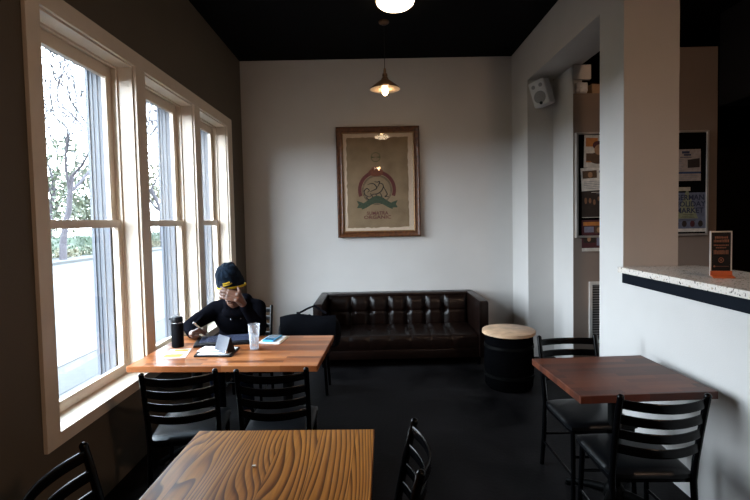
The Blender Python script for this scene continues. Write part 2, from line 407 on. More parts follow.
# portals: guide daylight sampling through the three windows
for y0, y1 in OPEN:
    l = bpy.data.lights.new('window_portal', 'AREA'); l.shape = 'RECTANGLE'; l.size = y1-y0; l.size_y = ZW1-ZW0; l.cycles.is_portal = True
    o = bpy.data.objects.new('window_portal', l); C.objects.link(o)
    o.location = (XE-.02, (y0+y1)/2, (ZW0+ZW1)/2); o.rotation_euler = (PI/2, 0, -PI/2)

# counter on the half wall
ct = thing('counter', 'white speckled stone counter capping the half wall beside the pillar, dark strip beneath', 'counter', (1.82, 1.15, 1.24))
MB().bb(-.045, .54, -2.15, 2.185, .002, .042, .004).build('slab', M['granite'], ct, smooth=False)
MB().bb(-.014, -.0005, -2.15, 2.18, -.075, .0015, .002).build('support_strip', M['counter_strip'], ct, smooth=False)

# wall vent
v = thing('wall_vent', 'white louvred air return grille low on the brown hall wall', 'vent', (2.42, 4.868, .30))
v_b = MB(); v_b.bb(-.135, -.10, -.014, 0, 0, .66, .003).bb(.10, .135, -.014, 0, 0, .66, .003).bb(-.10, .10, -.014, 0, 0, .035, .003).bb(-.10, .10, -.014, 0, .625, .66, .003)
v_b.build('frame', M['vent'], v, smooth=False)
l = MB()
for k in range(22): l.box((0, -.008, .05+k*.0268), (.20, .016, .003), Euler((R(38), 0, 0)))
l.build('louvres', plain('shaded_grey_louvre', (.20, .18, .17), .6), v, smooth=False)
MB().bb(-.10, .10, -.002, -.0005, .035, .625).build('backing', M['dark_hole'], v, smooth=False)

# ---------------------------------------------------------------- chairs
def make_chair():
    t = thing('ladder_back_chair', '', 'chair')
    m = MB()
    # seat pad, slightly domed and tapered toward the back
    def top(u, w):
        x = (u-.5)*2; y = (w-.5)*2
        e = (1-abs(x)**4)*(1-abs(y)**4)
        hx = .205-.012*(1-w)
        return Vector((x*hx*(1-.06*abs(y)**6), .02+y*.205*(1-.05*abs(x)**6), .447+.022*e**.5))
    m.grid(18, 18, top)
    m.grid(18, 18, lambda u, w: (lambda p: Vector((p.x, p.y, .428)))(top(u, w)))
    bmesh.ops.bridge_loops(m.bm, edges=[e for e in m.bm.edges if e.is_boundary])
    m.build('seat', M['vinyl'], t, angle=60)
    MB().bb(-.185, .185, -.165, -.14, .40, .428).bb(-.185, .185, .175, .20, .40, .428).bb(-.187, -.165, -.15, .19, .40, .428).bb(.165, .187, -.15, .19, .40, .428).build('seat_frame', M['chair'], t, smooth=False)
    for s in (-1, 1):
        m = MB()
        pts = [(s*.190, -.225, 0), (s*.188, -.195, .2), (s*.186, -.178, .42), (s*.187, -.190, .52), (s*.189, -.218, .66), (s*.19, -.250, .80), (s*.19, -.262, .846)]
        m.tube(pts, [.0135, .0145, .0155, .0155, .015, .015, .015], 12)
        m.ball((s*.19, -.2625, .846), (.0155, .0155, .014), seg=14)
        m.build('back_post', M['chair'], t)
        m = MB().tube([(s*.182, .205, 0), (s*.172, .185, .41)], [.012, .0145], 12)
        m.build('leg', M['chair'], t)
        m = MB().tube([(s*.188, -.205, .17), (s*.180, .197, .15)], .008, 8); m.build('stretcher', M['chair'], t)
    MB().tube([(-.178, .194, .26), (.178, .194, .26)], .008, 8).build('stretcher', M['chair'], t)
    MB().tube([(-.188, -.195, .22), (.188, -.195, .22)], .008, 8).build('stretcher', M['chair'], t)
    for z in (.812, .738, .664, .590):
        y = -.252+(.812-z)*.22*.9
        m = MB(); n = 20; hh = .0215; th = .0045
        def f(u, w):
            # closed section w: 0..1 around
            x = -.187+.374*u
            bow = -.055*(1-((u-.5)*2)**2)
            a = w*2*PI
            yy = max(-1, min(1, math.cos(a)*1.5))*th; zz = max(-1, min(1, math.sin(a)*1.25))*hh
            return Vector((x, y+bow+yy, z+zz-.006*(1-((u-.5)*2)**2)))
        m.grid(n, 16, f)
        bmesh.ops.remove_doubles(m.bm, verts=m.bm.verts[:], dist=1e-5)
        m.build('slat', M['chair'], t, angle=50)
    return t
chair0 = make_chair()
CH = [
 ((-1.115, 2.73, 0), R(9), 'black ladder-back chair tucked under the acacia table nearest the window, its seat catching light'),
 ((-.577, 2.745, 0), R(1), 'black ladder-back chair at the front of the acacia table, away from the window'),
 ((-.80, 1.50, 0), R(-90+6), 'black ladder-back chair by the window wall left of the fir-board table'),
 ((-.12, 1.625, 0), R(88), 'black ladder-back chair seen edge-on at the right end of the fir-board table'),
 ((1.30, 2.80, 0), R(180+2), 'black ladder-back chair on the far side of the small dark square table'),
 ((1.285, 2.265, 0), R(-2), 'black ladder-back chair on the near side of the small dark square table'),
 ((-1.19, 4.17, 0), R(180), 'black chair carrying the seated person in the beanie'),
]
for i, (p, rz, lab) in enumerate(CH):
    o = chair0 if i == 0 else copy_tree(chair0)
    o.location = p; o.rotation_euler = (0, 0, rz); o['label'] = lab; o['group'] = 'black ladder-back cafe chairs'

# ---------------------------------------------------------------- tables
def cross_base(t, x=0, y=0, arm=.27, h=.712):
    MB().lathe([(.036, .03), (.036, h-.02), (.05, h-.02), (.05, h-.012)], 20, (x, y, 0)).build('column', M['iron'], t)
    m = MB()
    for k in range(4):
        a = PI/4+k*PI/2; d = Vector((math.cos(a), math.sin(a), 0))
        m.tube([Vector((x, y, .062)), Vector((x, y, .05))+d*arm*.5, Vector((x, y, .022))+d*arm], [.030, .024, .016], 10)
        m.lathe([(.018, 0), (.018, .012)], 12, tuple(Vector((x, y, 0))+d*arm*.97))
    m.lathe([(.06, .03), (.055, .08), (.038, .10)], 20, (x, y, 0))
    m.build('foot', M['iron'], t)
    m = MB().box((x, y, h-.006), (.36, .04, .012)).box((x, y, h-.006), (.04, .36, .012)); m.build('top_bracket', M['iron'], t, smooth=False)
def table(name, label, loc, rz, w, d, mat, bases, th=.038):
    t = thing(name, label, 'table', loc, rz)
    MB().bb(-w/2, w/2, -d/2, d/2, .75-th, .75, .004).build('tabletop', mat, t, smooth=False)
    for bx in bases: cross_base(t, bx, 0, h=.75-th)
    return t
T2 = table('cafe_table', 'long acacia butcher-block table by the window where the person sits', (-.965, 3.27, 0), R(-3), 1.235, .77, M['acacia'], (-.33, .33), .040)
T1 = table('cafe_table', 'near table of varnished fir boards with bold grain', (-.410, 1.375, 0), R(-1.5), .765, 1.18, M['fir'], (0,), .04)
T3 = table('cafe_table', 'small square dark brown table pushed against the half wall', (1.369, 2.60, 0), R(2.2), .715, .64, M['walnut'], (0,), .040)
tag(MB().box((0, 0, .003), (.014, .009, .006), None, .002).build('paper_scrap', M['paper'], loc=(-.458, 1.666, .7505)), 'tiny white scrap lying on the fir-board table', 'paper scrap')
r_ = thing('round_side_table', 'round side table with pale wood top on a black drum, right of the sofa', 'side table', (1.31, 4.47, 0))
MB().lathe([(.0001, .525), (.235, .525), (.255, .53), (.255, .556), (.250, .56), (.0001, .56)], 40).build('tabletop', M['oak'], r_)
MB().lathe([(.205, 0), (.228, .03), (.238, .26), (.228, .50), (.22, .525)], 40).build('drum', M['black_matte'], r_)
MB().lathe([(.236, .12), (.243, .122), (.243, .150), (.238, .152)], 40).build('hoop', M['iron'], r_)
MB().lathe([(.232, .40), (.239, .402), (.236, .430), (.23, .432)], 40).build('hoop', M['iron'], r_)

# ---------------------------------------------------------------- sofa
sf = thing('sofa', 'dark brown button-tufted leather sofa against the back wall', 'sofa', (.29, 5.10, 0))
SW = .98; AT = .10; SD = .87
BX = [-.587+.2348*k for k in range(6)]
def seam(x):
    d = min(abs(x-q) for q in BX)
    return min(1, d/.06)
def backpt(u, w, nx=0):
    x = (u-.5)*2*(SW-AT); z = .30+.395*w
    h = .05*seam(x)**.45*(1-abs(2*w-1)**6*.7)
    g = sum(math.exp(-((x-q)**2+(z-.515)**2)/(2*.022**2)) for q in BX)
    hcrease = math.exp(-((z-.515)/.012)**2)*.010
    e = min(1, (SW-AT-abs(x))/.04)**.5
    return Vector((x, SD-.19-(h*e)+g*.035+hcrease+w*.03, z))
m = MB().grid(150, 40, backpt)
m.build('back_cushion', M['leather'], sf, angle=75, fix=False)
m = MB().bb(-SW+AT, SW-AT, SD-.155, SD, .12, .705, .015); m.bb(-SW+.02, SW-.02, SD-.17, SD, .685, .735, .018); m.build('back_frame', M['leather'], sf, angle=50)
for q in BX: MB().ball((q, SD-.172, .515), (.011, .007, .011), seg=10).build('button', M['leather'], sf)
def seatpt(u, w):
    x = (u-.5)*2*(SW-AT-.004)
    e = min(1, (SW-AT-abs(x))/.03)**.5
    # profile from front bottom round to the top and back
    s = w
    if s < .22: y, z, k = .035-.005*math.sin(s/.22*PI), .20+.11*(s/.22), .35
    elif s < .34: a = (s-.22)/.12*PI/2; y, z, k = .035+.04*(1-math.cos(a)), .31+.04*math.sin(a), .8
    else: q = (s-.34)/.66; y, z, k = .075+.62*q, .35+.006*math.sin(q*PI), 1
    dd = (1-seam(x)**.5)*.016*k
    if s > .34:
        q = (s-.34)/.66; dd += sum(math.exp(-((x-p)**2+(y-.36)**2)/(2*.02**2)) for p in BX)*.018
        z -= dd
    else: y += dd
    return Vector((x, y, z-(1-e)*.02))
MB().grid(150, 50, seatpt).build('seat_cushion', M['leather'], sf, angle=75, fix=False)
m = MB().bb(-SW+AT, SW-AT, .05, SD-.1, .09, .30, .006); m.bb(-SW+AT, SW-AT, .018, .08, .09, .195, .014); m.build('seat_base', M['leather'], sf, angle=50)
for s in (-1, 1):
    m = MB(); x0, x1 = s*(SW-AT), s*SW
    m.bb(min(x0, x1), max(x0, x1), 0, SD, .09, .735, .016)
    a = m.build('arm', M['leather'], sf, angle=50)
    MB().tube([(s*(SW-AT)+s*.004, -.002, .72), (s*(SW-AT)+s*.004, -.002, .10)], .005, 6).build('piping', M['leather'], a)
    MB().tube([(s*SW-s*.004, -.002, .72), (s*SW-s*.004, -.002, .10)], .005, 6).build('piping', M['leather'], a)
    for y in (.07, SD-.08): MB().lathe([(.020, 0), (.028, .10)], 14, (s*(SW-.1), y, 0)).build('leg', M['black_matte'], sf)

# ---------------------------------------------------------------- framed coffee sack
pf = thing('framed_print', 'large framed burlap coffee sack print hanging on the back wall', 'framed picture', (.08, YB-.03, 1.44))
pf.rotation_euler = (R(-.35), 0, 0)
PW, PH, FW = .535, 1.42, .085
def moulding(mb, w0, z0, z1, prof):
    # prof: list of (inset, depth); rectangular mitred ring
    loops = []
    for ins, dep in prof:
        x = w0-ins; loops.append([mb.bm.verts.new(p) for p in ((-x, -dep, z0+ins), (x, -dep, z0+ins), (x, -dep, z1-ins), (-x, -dep, z1-ins))])
    for a, c_ in zip(loops, loops[1:]):
        for k in range(4): mb.bm.faces.new((a[k], a[(k+1) % 4], c_[(k+1) % 4], c_[k]))
    return mb
moulding(MB(), PW, 0, PH, [(0, 0), (0, .03), (.008, .042), (.02, .045), (.035, .034), (.055, .030), (.066, .036), (.074, .034)]).build('frame', M['frame_wood'], pf, angle=25)
moulding(MB(), PW, 0, PH, [(.074, .034), (.080, .030), (.086, .022), (.086, .012)]).build('inner_lip', M['frame_gold'], pf, smooth=False)
MB().bb(-PW+.02, PW-.02, -.012, -.002, .02, PH-.02).build('mat_board', M['mat_board'], pf, smooth=False)
MB().bb(-PW+.08, PW-.08, -.0225, -.0205, .08, PH-.08).build('glazing', M['picture_glass'], pf, smooth=False)
# sack cloth with frayed edge
poly = []; random.seed(3)
x0, x1, z0, z1 = -.405, .385, .125, PH-.135
def edge(a, b_, n):
    for k in range(n):
        t = k/n; yield (a[0]+(b_[0]-a[0])*t+random.uniform(-.007, .007), a[1]+(b_[1]-a[1])*t+random.uniform(-.007, .007))
for a, b_ in (((x0, z0), (x1, z0)), ((x1, z0), (x1, z1)), ((x1, z1), (x0, z1)), ((x0, z1), (x0, z0))): poly += list(edge(a, b_, 26))
sack = MB().prism(poly, .003, lambda a, c_, t: (a, -.0125-t, c_)).build('burlap_sack', M['burlap'], pf, smooth=False)
ys = -.0158
def ring(mb, cx, cz, ro, ri, a0=0, a1=2*PI, n=60, sx=1., sz=1., y=ys):
    vs = []
    for k in range(n+1):
        a = a0+(a1-a0)*k/n
        vs.append([mb.bm.verts.new((cx+r*math.cos(a)*sx, y, cz+r*math.sin(a)*sz)) for r in (ro, ri)])
    for p, q in zip(vs, vs[1:]): mb.bm.faces.new((p[0], q[0], q[1], p[1]))
    return mb
cx, cz = -.02, .61
m = ring(MB(), cx, cz, .245, .20, R(-20), R(70), sz=1.02); ring(m, cx, cz, .245, .20, R(110), R(200), sz=1.02); m.build('print_wreath', M['ink_red'], sack, smooth=False, fix=False)
m = ring(MB(), cx, cz, .190, .184); ring(m, cx, cz, .176, .172)
def stroke(mb, pts, w=.005, y=ys-.0004):
    # smooth ink line as a flat ribbon
    P = [Vector((p[0], 0, p[1])) for p in pts]; out = []
    for i in range(len(P)-1):
        p0, p1, p2, p3 = P[max(i-1, 0)], P[i], P[i+1], P[min(i+2, len(P)-1)]
        for k in range(6):
            t = k/6; out.append(.5*((2*p1)+(p2-p0)*t+(2*p0-5*p1+4*p2-p3)*t*t+(3*p1-p0-3*p2+p3)*t**3))
    out.append(P[-1]); vs = []
    for i, p in enumerate(out):
        d = (out[min(i+1, len(out)-1)]-out[max(i-1, 0)]).normalized(); nrm = Vector((-d.z, 0, d.x))
        ww = w*(.45+.55*math.sin(PI*i/(len(out)-1)))
        vs.append([mb.bm.verts.new((cx+(p+nrm*ww*s).x, y, cz+(p+nrm*ww*s).z)) for s in (-1, 1)])
    for a, c_ in zip(vs, vs[1:]): mb.bm.faces.new((a[0], c_[0], c_[1], a[1]))
# a loose line drawing of a prowling animal with a curled tail
for L in ([(-.10, -.09), (-.155, -.06), (-.165, -.01), (-.13, .02), (-.10, -.005), (-.125, -.03)],
          [(-.10, -.09), (-.05, -.055), (.0, -.05), (.05, -.02), (.08, .03), (.075, .07), (.04, .085), (.02, .06)],
          [(-.12, .07), (-.06, .085), (-.02, .06), (-.005, .02), (-.05, -.005), (-.09, -.02)],
          [(-.03, .11), (.0, .10), (.035, .105), (.02, .06), (.0, .03)],
          [(.08, .05), (.11, -.01), (.13, -.06), (.10, -.09), (.145, -.085)],
          [(-.09, -.04), (-.06, -.09), (-.085, -.12), (-.04, -.118)], [(-.02, -.05), (.0, -.09), (-.01, -.12), (.03, -.115)],
          [(.03, -.03), (.06, -.08), (.05, -.11), (.09, -.105)], [(-.13, -.07), (-.13, -.11), (-.10, -.125)]):
    stroke(m, L, .0065)
m.build('print_drawing', M['ink_black'], sack, smooth=False, fix=False)
m = MB(); ring(m, cx-.01, cz+.225, .001, .085, 0, 2*PI, 40, 1.15, .6); ring(m, cx-.02, cz+.265, .001, .05, 0, 2*PI, 30, 1, .7); m.build('print_cap', M['ink_orange'], sack, smooth=False, fix=False)
m = ring(MB(), cx-.01, cz+.42, .062, .054); ring(m, cx-.01, cz+.42, .062, .0, R(-12), R(12), 8); ring(m, cx-.01, cz+.42, .062, .0, R(168), R(192), 8); m.build('print_stamp', M['ink_olive'], sack, smooth=False, fix=False)
m = MB()
bn = []
for k in range(31):
    t = k/30*2-1; bn.append((t*.20, -.125+.050*math.cos(t*PI*.9)))
low = [(t_[0], t_[1]-.095+.02*abs(t_[0])/.2) for t_ in bn[::-1]]
m.prism([(cx+p[0], cz+p[1]) for p in bn+low], .0006, lambda a, c_, t: (a, ys-t, c_))
for s in (-1, 1): m.prism([(cx+s*.19, cz-.16), (cx+s*.265, cz-.135), (cx+s*.24, cz-.185), (cx+s*.265, cz-.23), (cx+s*.17, cz-.23)], .0006, lambda a, c_, t: (a, ys-.0002-t, c_))
m.build('print_banner', M['ink_green'], sack, smooth=False)
text('SUMATRA', .062, M['ink_red'], 'print_lettering', sack, (cx, ys, cz-.32), bold=.001)
text('ORGANIC', .062, M['ink_red'], 'print_lettering', sack, (cx, ys, cz-.372), sx=1.25, bold=.001)

# ---------------------------------------------------------------- lamps
pl = thing('pendant_lamp', 'small bronze cone pendant lamp hanging before the framed print', 'pendant lamp', (.155, 4.90, H))
MB().lathe([(.0001, 0), (.055, 0), (.055, -.015), (.03, -.03), (.0001, -.032)], 24).build('canopy', M['bronze'], pl)
MB().tube([(0, 0, -.03), (0, 0, -.50)], .0035, 8).build('cord', M['black_plastic'], pl)
MB().lathe([(.008, -.48), (.014, -.50), (.016, -.53), (.026, -.54), (.028, -.565), (.022, -.57), (.036, -.585), (.036, -.60)], 20).build('socket', M['bronze'], pl)
MB().lathe([(.034, -.595), (.060, -.615), (.115, -.655), (.155, -.690), (.158, -.700)], 36).build('lamp_shade', M['bronze'], pl)
MB().lathe([(.0001, -.600), (.034, -.600), (.058, -.620), (.113, -.660), (.153, -.695), (.1575, -.7005)], 36).build('shade_lining', M['enamel'], pl)
MB().lathe([(.0001, -.765), (.018, -.758), (.030, -.735), (.031, -.71), (.022, -.675), (.014, -.655), (.013, -.63)], 20).build('bulb', M['bulb'], pl)
dl = thing('ceiling_lamp', 'bright round dome lamp mounted flush on the black ceiling', 'ceiling lamp', (.25, 4.42, H))
MB().lathe([(.0001, 0), (.185, 0), (.19, -.012), (.18, -.022)], 40).build('base', M['enamel'], dl)
MB().lathe([(.178, -.018), (.172, -.040), (.145, -.062), (.09, -.078), (.0001, -.086)], 40).build('diffuser', M['dome'], dl)
pl2 = copy_tree(pl); pl2.location = (.17, .55, H); pl2['label'] = 'second bronze cone pendant, over the near table, mirrored in the print glass'
pl['group'] = pl2['group'] = 'bronze cone pendants'
# a second, identical fixture further back along the room, outside the picture
dl2 = copy_tree(dl); dl2.location = (.25, .9, H); dl2['label'] = 'second round dome lamp on the ceiling above the near table'
dl3 = copy_tree(dl); dl3.location = (.22, -4.7, H); dl3['label'] = 'third round dome lamp on the ceiling at the rear of the room'
dl3['group'] = dl['group'] = dl2['group'] = 'round ceiling lamps'

q = thing('globe_pendant', 'large warm globe pendant with a bronze cap hanging over the counter', 'pendant lamp', (2.24, -.7, H))
MB().lathe([(.0001, 0), (.06, 0), (.06, -.02), (.0001, -.03)], 24).build('canopy', M['bronze'], q)
MB().tube([(0, 0, -.02), (0, 0, -.58)], .006, 8).build('stem', M['bronze'], q)
MB().lathe([(.012, -.56), (.05, -.575), (.20, -.70), (.25, -.80), (.245, -.80), (.195, -.705), (.05, -.585), (.012, -.575)], 36).build('cap', M['bronze'], q)
MB().ball((0, 0, -.80), .15, seg=28).build('globe', M['warm_dome'], q)
q = thing('hall_lamp', 'small dome lamp on the hall ceiling behind the pillar, above the notice board', 'ceiling lamp', (2.36, 4.42, H))
MB().lathe([(.0001, 0), (.105, 0), (.11, -.012), (.10, -.022)], 32).build('base', M['bronze'], q)
MB().lathe([(.098, -.018), (.095, -.05), (.07, -.08), (.0001, -.095)], 32).build('diffuser', M['hall_dome'], q)

# ---------------------------------------------------------------- speaker
sp = thing('wall_speaker', 'grey wall speaker angled out from the top corner of the opening', 'speaker', (1.93, 5.24, 3.05))
sp.rotation_euler = (R(10), R(-12), R(-46))
MB().bb(-.095, .095, -.08, .08, -.145, .145, .022).build('cabinet', M['grey_plastic'], sp, angle=35)
m = MB().bb(-.085, .085, -.0835, -.078, -.132, .132, .004); m.build('front_baffle', M['grey_plastic'], sp, smooth=False)
MB().lathe([(.068, .083), (.066, .088), (.0001, .092)], 30, (0, 0, -.045), 'y').build('woofer_grille', M['grille'], sp)
for s in (-1, 1): MB().lathe([(.022, .083), (.020, .086), (.0001, .087)], 20, (s*.042, 0, .08), 'y').build('tweeter', M['grille'], sp)
MB().lathe([(.018, .0895), (.018, .094), (.0001, .095)], 16, (0, 0, -.112), 'y').build('badge', M['black_plastic'], sp)
MB().bb(-.03, .03, .08, .16, -.04, .04, .005).build('bracket', M['black_plastic'], sp, smooth=False)

# ---------------------------------------------------------------- things on the hall wall
bd = thing('notice_board', 'black notice board in a thin metal frame on the brown hall wall', 'notice board', (2.83, 4.868, 1.43))
MB().bb(-.68, .68, -.03, 0, .005, 1.095).build('board', M['cork'], bd, smooth=False)
m = MB().bb(-.695, -.672, -.045, 0, 0, 1.10, .003).bb(.672, .695, -.045, 0, 0, 1.10, .003).bb(-.672, .672, -.045, 0, 0, .022, .003).bb(-.672, .672, -.045, 0, 1.078, 1.10, .003)
m.build('frame', M['alu'], bd, smooth=False)
YP = 4.832
def poster(label, x0, x1, z0, z1, base, tilt=0., group='flyers on the notice board'):
    p = thing('flyer', label, 'flyer', ((x0+x1)/2, YP, z0), 0, group); p.rotation_euler = (R(-1), tilt, 0)
    w = (x1-x0)/2
    MB().bb(-w, w, -.0012, 0, 0, z1-z0).build('sheet', base, p, smooth=False)
    return p
def patch(p, name, x0, x1, z0, z1, mat, y=-.0018): return MB().bb(x0, x1, y, y+.0006, z0, z1).build(name, mat, p, smooth=False)
pm = lambda n, c_: plain(n, c_, .7, var=.2, vscale=25)
cW = pm('flyer_cream_paper', (.60, .56, .50)); cO = pm('flyer_orange_ink', (.46, .17, .04)); cB = pm('flyer_brown_photo', (.10, .055, .03)); cF = pm('flyer_face_tone', (.36, .20, .11))
cD = pm('flyer_dark_photo', (.025, .016, .012)); cR = pm('flyer_maroon', (.07, .015, .02)); cP = pm('flyer_lilac', (.20, .20, .27)); cL = pm('flyer_text_grey', (.22, .22, .24)); cN = pm('flyer_navy', (.02, .03, .07))
p = poster('cream flyer with an orange block and a smiling face, top left of the notice board', 2.215, 2.50, 2.16, 2.50, cW, R(1.5))
patch(p, 'orange_block', -.125, .0, .22, .31, cO); patch(p, 'photo', -.12, .12, .07, .15, cB)
MB().ball((.01, -.002, .19), (.045, .002, .06)).build('face', cF, p); MB().ball((0, -.0015, .235), (.055, .0015, .045)).build('hair', cR, p); MB().ball((0, -.0016, .10), (.09, .0015, .06)).build('shoulders', cB, p)
patch(p, 'orange_strip', -.12, .12, .055, .07, cO)
p = poster('white flyer with a small brown photo, second down on the left of the notice board', 2.195, 2.49, 1.925, 2.165, pm('flyer_white_paper', (.72, .68, .62)), R(-3))
patch(p, 'photo', -.13, .02, .13, .21, cB); MB().ball((-.05, -.002, .165), (.025, .0015, .03)).build('face', cF, p)
patch(p, 'logo', .045, .07, .18, .205, cN)
for k in range(5): patch(p, 'text_line', -.12, .09-.03*(k % 2), .02+.018*k, .025+.018*k, cL)
p = poster('dark poster with a warm lit band scene on the left of the notice board', 2.195, 2.50, 1.64, 1.93, cD)
random.seed(11); bt_ = pm('flyer_band_tone', (.22, .11, .06))
for k in range(6): MB().ball((-.11+.045*k, -.0018, random.uniform(.15, .21)), (random.uniform(.010, .018), .001, random.uniform(.02, .035)), seg=10).build('figure', bt_, p)
patch(p, 'title_line', -.05, .12, .262, .268, cW); patch(p, 'title_line', .0, .12, .248, .253, cL); patch(p, 'bottom_rule', -.15, .15, 0, .006, cW)
p = poster('dark collage flyer with orange heading hanging below the notice board edge', 2.195, 2.49, 1.285, 1.615, cR)
patch(p, 'heading', -.13, .10, .27, .31, cO); patch(p, 'lilac_block', -.12, -.02, .20, .26, cP); patch(p, 'photo', -.01, .12, .19, .265, cB); patch(p, 'photo', -.13, .0, .09, .17, cD)
MB().ball((.03, -.002, .225), (.02, .0012, .028), seg=10).build('face', cF, p); MB().ball((-.07, -.002, .13), (.02, .0012, .028), seg=10).build('face', cF, p)
patch(p, 'lilac_block', .01, .13, .06, .15, cP); patch(p, 'footer', -.147, .147, 0, .035, cW)
p = poster('pale flyer with a picture of an open laptop, upper right of the notice board', 3.13, 3.445, 2.005, 2.335, pm('flyer_buff_paper', (.34, .28, .25)))
patch(p, 'heading', -.04, .04, .285, .31, cN); patch(p, 'heading', -.02, .055, .262, .28, cN); patch(p, 'heading', -.06, .06, .243, .25, cN)
m = MB().prism([(.02, .135), (.145, .140), (.145, .235), (.02, .22)], .0008, lambda a, c_, t: (a, -.0016-t, c_)); m.build('laptop_picture', cD, p, smooth=False)
for k in range(7): patch(p, 'text_line', -.14, -.02-.02*(k % 2), .11+.018*k, .115+.018*k, cL)
patch(p, 'blue_bar', -.157, .157, .075, .095, pm('flyer_blue_bar', (.02, .045, .12)))
for k in range(3): patch(p, 'text_line', -.14, .12, .012+.02*k, .016+.02*k, cL)
p = poster('blue German Holiday Market poster with a pale tree, lower right of the notice board', 3.135, 3.505, 1.47, 1.985, pm('poster_slate_blue', (.13, .145, .21)))
m = MB().prism([(-.13, .14), (.10, .14), (-.005, .44), (-.02, .44)], .0006, lambda a, c_, t: (a, -.0016-t, c_)); m.build('tree_shape', pm('poster_olive', (.24, .25, .15)), p, smooth=False)
patch(p, 'banner', -.13, .02, .43, .47, pm('poster_cream', (.45, .38, .28)), -.0028)
for k, s in enumerate(('GERMAN', 'HOLIDAY', 'MARKET')): text(s, .078, cN, 'lettering', p, (.012, -.0032, .335-.068*k), sx=.98, bold=.0015)
for k in range(5): patch(p, 'text_line', -.10+.01*k, .07-.004*k, .115+.016*k, .119+.016*k, cD, -.003)
for k in range(4): MB().ball((-.13+.085*k, -.003, .085), (.026, .0015, .034), seg=10).build('ornament', cD if k % 2 else cR, p)
patch(p, 'footer', -.185, .185, 0, .035, cW)
# foil bundle and cardboard on top of the hall wall
m = MB()
random.seed(5)
m.grid(16, 12, lambda u, w: Vector((0, 0, 0)))
m = MB().box((0, 0, .062), (.125, .12, .118), None, .02)
bmesh.ops.subdivide_edges(m.bm, edges=m.bm.edges[:], cuts=3, use_grid_fill=True)
for q in m.bm.verts: q.co += Vector((noise.noise(q.co*40), noise.noise(q.co*40+Vector((9, 0, 0))), abs(noise.noise(q.co*40+Vector((0, 7, 0))))*.5))*.012
tag(m.build('foil_bundle', M['foil'], smooth=False, loc=(2.225, 4.945, 2.943)), 'crumpled silver foil bundle resting on top of the brown hall wall', 'bundle')
bx = thing('cardboard_box', 'low brown cardboard box lying beside the foil bundle on the wall top', 'box', (2.41, 4.96, 2.941), R(8))
MB().bb(-.095, .095, -.07, .07, 0, .10, .003).build('carton', M['cardboard'], bx, smooth=False)
MB().box((.10, -.075, .06), (.03, .004, .07), Euler((0, .3, 0))).build('flap', M['cardboard'], bx, smooth=False)

# tabletop sign on the counter
ts = thing('tabletop_sign', 'dark tabletop sign with orange lettering and orange foot on the counter', 'sign', (2.01, 2.65, 1.2835), R(-12)); ts.scale = (.9, .9, .96)
m = MB().bb(-.055, .055, -.004, .004, .035, .275, .001); m.build('panel', M['black_plastic'], ts, smooth=False)
MB().bb(-.062, -.055, -.006, .006, .01, .28, .001).bb(.055, .062, -.006, .006, .01, .28, .001).bb(-.055, .055, -.006, .006, .272, .28, .001).build('frame', M['alu'], ts, smooth=False)
MB().prism([(-.004, .040), (-.004, .012), (-.05, 0), (-.05, .003), (-.010, .016), (-.010, .040)], .124, lambda a, c_, t: (-.062+t, a, c_+.0)).build('foot', M['orange'], ts, smooth=False)
gl = pm('sign_dim_orange', (.16, .06, .03))
m = MB()
for k, (z, h, w) in enumerate(((.235, .014, .036), (.212, .018, .042), (.190, .010, .042), (.176, .008, .03), (.140, .026, .042))):
    x = -w
    while x < w:
        ww = random.uniform(.004, .008); m.bb(x, x+ww, -.0052, -.004, z, z+h*random.uniform(.8, 1)); x += ww+.003
m.build('lettering', gl, ts, smooth=False)
m = MB(); ring(m, 0, .105, .016, .011, y=-.0052); ring(m, 0, .105, .006, 0, y=-.0052); m.build('round_mark', gl, ts, smooth=False, fix=False)
MB().bb(-.04, .045, -.0052, -.004, .066, .068).ball((-.038, -.005, .067), (.006, .001, .006), seg=10).build('rule', gl, ts, smooth=False)

# ---------------------------------------------------------------- things on the window table
TZ = .7505
bt = thing('water_bottle', 'black insulated bottle with spout lid standing by the window frame', 'bottle', (-1.462, 3.375, TZ))
MB().lathe([(.0001, 0), (.040, 0), (.043, .006), (.043, .17), (.041, .178), (.0001, .178)], 28).build('body', plain('black_bottle_coat', (.003, .003, .004), .6, spec=.06), bt)
MB().lathe([(.0395, .178), (.0395, .184)], 28).build('steel_ring', M['silver'], bt)
lid = MB().lathe([(.041, .184), (.042, .188), (.041, .214), (.036, .225), (.0001, .228)], 28); lid = lid.build('lid', M['black_plastic'], bt)
MB().tube([(-.035, 0, .212), (-.052, 0, .210), (-.055, 0, .200)], [.009, .008, .006], 8).build('spout', M['black_plastic'], lid)
def sheet(name, label, cat, pts, th, mat, z=TZ, mb=None):
    cxx = sum(p[0] for p in pts)/len(pts); cyy = sum(p[1] for p in pts)/len(pts)
    t = thing(name, label, cat, (cxx, cyy, z))
    loc = [(p[0]-cxx, p[1]-cyy) for p in pts]
    MB().prism(loc, th, lambda a, c_, q: (a, c_, q)).build(mb or 'sheet', mat, t, smooth=False)
    return t, loc
lf, L = sheet('leaflet', 'colourful folded leaflet lying in front of the black bottle', 'leaflet', [(-1.455, 3.07), (-1.29, 3.085), (-1.335, 3.305), (-1.475, 3.29)], .003, M['paper'])
MB().bb(-.065, .06, -.095, -.02, .003, .0036).bb(-.05, .055, .045, .095, .003, .0036).build('orange_print', pm('leaflet_orange', (.75, .26, .03)), lf, smooth=False)
MB().ball((.0, .01, .0034), (.05, .035, .0006)).build('lilac_print', pm('leaflet_lilac', (.35, .33, .55)), lf)
tb = thing('tablet', 'tablet in a black folio lying in front of the person', 'tablet', (-1.145, 3.49, TZ), R(-1))
tb.rotation_euler = (0, 0, R(12))
MB().bb(-.215, .215, -.13, .13, 0, .022, .006).build('folio', M['black_plastic'], tb, smooth=False)
MB().bb(-.185, .185, -.075, .115, .022, .0225).build('screen', M['screen'], tb, smooth=False)
